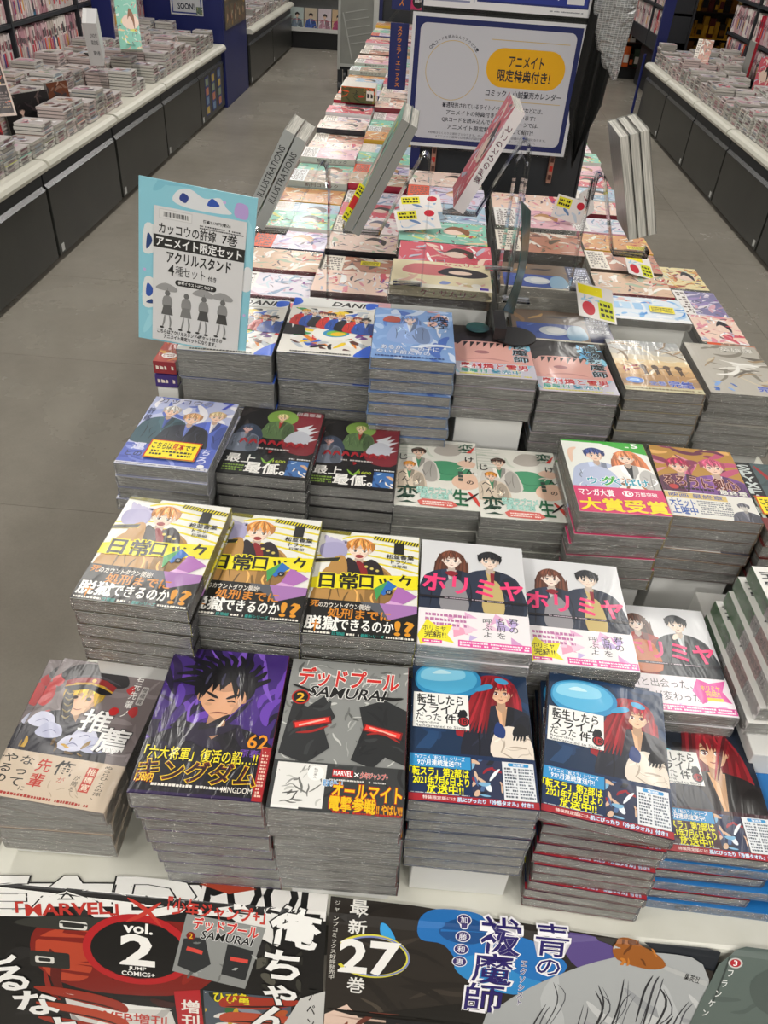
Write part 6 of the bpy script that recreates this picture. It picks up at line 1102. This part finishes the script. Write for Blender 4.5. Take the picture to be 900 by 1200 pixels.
tag(t, 'rack of brown and gold picture cards on the navy block side', 'display rack')
for k in range(3):
    t = empty('leaflet_strip', (-1.7295, 6.64 + k * .2, .06)); b = B(); b.box(0, 0, 0, .001, .12, .27, '#2c3c7a'); b.ob('strip', 'print', t)
    for j in range(4): b = B(); b.box(.0011, .02, .012 + j * .065, .0018, .10, .06 + j * .065, ['#c9a84a', '#6a8ab0', '#c97a5a', '#8a9a7a'][(j + k) % 4]); b.ob('leaflet', 'print', t)
    tag(t, '%s navy leaflet strip on the cabinet door beside the navy block' % ('near', 'middle', 'far')[k], 'leaflets', 'leaflet strips')
# far shelf facing the camera
t = empty('end_shelf', (-1.2, 10.8, 0)); b = B(); b.box(-.62, .02, .0012, 1.0, .5, .17); b.ob('plinth', 'dark', t); b = B(); b.box(-.6, -.02, .175, 1.0, .5, .21); b.ob('shelf_board', 'white', t); b = B(); b.box(-.6, .16, .211, 1.0, .18, .56); b.ob('back_panel', 'grey', t); b = B(); b.box(-.66, -.04, .0012, -.605, .5, 1.9); b.ob('upright', 'charcoal', t); b = B(); b.box(-.6, -.02, .56, 1.0, .5, .60); b.ob('upper_board', 'grey', t); b = B(); b.box(-.6, .10, .605, 1.0, .5, 1.9); b.ob('upper_back', 'charcoal', t); tag(t, 'low end shelf with white board facing the left aisle', 'shelf')
for k, (c1, c2) in enumerate((('#c9d8d4', '#7a8a9a'), ('#d8c8b0', '#3a5aa8'), ('#e2d4dc', '#b88a9a'), ('#d8b890', '#a83a6a'))):
    p = P(155, 200, c1); p.person(78, 120, 46, '#2a2224', '#ecc8b0', c2, '#eee', 'short', k, face=False); p.scrib(0, 0, 155, 60, 5, [c2, c1], (6, 12), (30, 70), k); p.line(0, 80, 155, 74, 4, '#c03a4a')
    face(-1.735 + k * .165, 10.84, .2115, .155, .20, p, ['leftmost', 'second', 'third', 'rightmost'][k] + ' picture book face-out on the white end shelf', 0, 10, .006, 'picture_book', 'book', 'picture books on the end shelf')
# cart
t = empty('stock_cart', (-.67, 8.22, 0)); b = B(); b.box(-.19, 0, .26, .19, .012, 1.5); b.ob('front_panel', 'cart', t)
for n_, (a, c, e, d) in dict(l=(-.215, .21, -.19, 1.52), r=(.19, .21, .215, 1.52)).items(): b = B(); b.box(a, -.006, c, e, .02, d); b.ob('frame_post', 'cartframe', t, .003)
b = B(); b.box(-.19, -.006, .235, .19, .02, .26); b.ob('bottom_rail', 'cartframe', t); b = B(); b.box(-.20, .021, .21, .20, .60, .235); b.ob('base_deck', 'charcoal', t); b = B(); b.box(-.215, .58, .236, .215, .60, 1.5); b.ob('rear_panel', 'cart', t)
b = B(); b.strip([(-.15, -.002, 1.1), (-.08, -.002, .80), (.16, -.002, .86)], (0, .002, 0), .012); b.strip([(-.17, -.002, .66), (-.08, -.002, .30)], (0, .002, 0), .010); [b.strip([(-.15 + k * .01, -.002, .66 - k * .06), (.05 + k * .012, -.002, .70 - k * .06)], (0, .002, 0), .006) for k in range(5)]; b.ob('wire_lines', 'cartframe', t)
for x in (-.19, .19):
    for y in (.03, .55):
        b = B(); b.tube((x - .016, y, .056), (x + .016, y, .056), .055, n=20); wv_ = b.ob('caster', 'dark', t); b = B(); b.box(x - .022, y - .02, .06, x + .022, y + .02, .2095); b.ob('fork', 'charcoal', wv_)
tag(t, 'tall grey rolling stock cart with black casters at the aisle end', 'cart')
# far right: shelves and posts
b = B(); b.box(1.955, 8.16, .0012, 2.045, 8.2, 1.95); tag(b.ob('navy_post', 'blue'), 'thick navy post at the far end of the right counter', 'post')
b = B(); b.tube((1.90, 8.24, .0012), (1.90, 8.24, .52), .012); tag(b.ob('thin_pole', 'blue'), 'thin blue pole at the foot of the right counter end', 'pole')
def merch(nm, x0, x1, y, z1, seed, label, pal, rows, base='#15110f', bands=None):
    rnd = random.Random(seed); t = empty(nm, (x0, y, 0)); W_ = x1 - x0; b = B(); b.box(0, 0, .0012, W_, .02, .12); b.ob('plinth', 'dark', t); b = B(); b.box(0, .16, .12, W_, .19, z1, base); b.ob('back_panel', 'print', t)
    for r in range(rows + 1): z = .12 + (z1 - .12) * r / rows; b = B(); b.box(0, -.02, z - .012, W_, .16, z, (bands or ['#2a1a18'])[r % len(bands or [1])]); b.ob('shelf_board', 'print', t)
    tag(t, label, 'shelf'); b = B()
    for r in range(rows):
        z = .12 + (z1 - .12) * r / rows + .001; hh = (z1 - .12) / rows - .03; x = .01
        while x < W_ - .05: w_ = rnd.uniform(.03, .08); h = hh * rnd.uniform(.5, .95); b.box(x, rnd.uniform(.0, .05), z, x + w_, .12, z + h, rnd.choice(pal)); b.box(x + .005, -.002, z + h * .2, x + w_ - .008, .0, z + h * .6, rnd.choice(pal)); x += w_ + .006
    o = b.ob('boxed_goods', 'print'); o.location = (x0, y, 0); tag(o, 'small colourful boxed goods on the ' + label.split(' with')[0], 'goods', kind='stuff')
merch('goods_shelf', 1.75, 2.45, 10.4, 1.6, 5, 'black and red goods shelf at the right aisle end with blue band', ['#1a1614', '#5a2018', '#c85a24', '#2a2220', '#d8d0c8', '#8a2a20', '#3a4a3a', '#e8a878', '#22201f', '#1a1a1c'], 6, '#141010', ['#2a1210', '#2a1210', '#2448a0', '#1a1212'])
merch('goods_shelf', 2.6, 4.0, 11.2, 1.7, 6, 'dark brown and gold goods shelf beyond the right counter', ['#7a4a14', '#c08a1e', '#1a1512', '#5a1a18', '#e0c8a0', '#2a2018', '#14141a', '#d8a02a'], 6, '#1a1210', ['#7a1a1a', '#c8901e', '#2a1612'])
shelf(1, 2.12, 8.45, 10.2, [8.45, 9.3, 10.18], .48, 'tall narrow bookshelf side between post and goods shelf', 12)
COL.objects[-1]
# ------------------------------------------------------------------ room
b = B(); b.box(-3.4, -5.0, -.02, 4.6, 13.4, -.0062); fl = b.ob('floor', 'dark'); tag(fl, kind='structure')
XS = [-3.4, -2.0, -.43, 1.645, 3.2, 4.6]; YS = [-5.0, -3.8, -2.9, -1.9, -.97, -.05, .87, 1.79, 2.71, 3.50, 4.42, 5.34, 6.18, 7.10, 8.02, 8.94, 9.86, 10.78, 11.7, 13.4]; rnd = random.Random(7)
for i in range(len(XS) - 1):
    for j in range(len(YS) - 1): b = B(); b.box(XS[i] + .0008, YS[j] + .0008, -.006, XS[i + 1] - .0008, YS[j + 1] - .0008, 0 - rnd.uniform(0, .0003)); b.ob('floor_slab', 'floor', fl)
for nm, bxs, m in (('wall_left', (-3.5, -5.0, 0, -3.4, 13.4, 2.9), 'wall'), ('wall_right', (4.6, -5.0, 0, 4.7, 13.4, 2.9), 'wall'), ('wall_back', (-3.5, 13.4, 0, 4.7, 13.5, 2.9), 'wall'), ('wall_front', (-3.5, -5.1, 0, 4.7, -5.0, 2.9), 'wall'), ('ceiling', (-3.5, -5.1, 2.86, 4.7, 13.5, 2.96), 'ceil')):
    b = B(); b.box(*bxs); tag(b.ob(nm, m), kind='structure')
for k, (x, y) in enumerate(LAMPS):
    t = empty('ceiling_light', (x, y, 2.80)); b = B(); b.box(-.16, -.68, 0, .16, .68, .0595); b.ob('housing', 'white', t); b = B(); b.box(-.14, -.66, -.012, .14, .66, -.0005); b.ob('diffuser', 'glow', t); tag(t, 'long ceiling lamp, %s row, %s side' % (('first', 'second', 'third', 'fourth', 'fifth', 'sixth')[k // 2], ('left', 'right')[k % 2]), 'lamp', 'ceiling lamps')
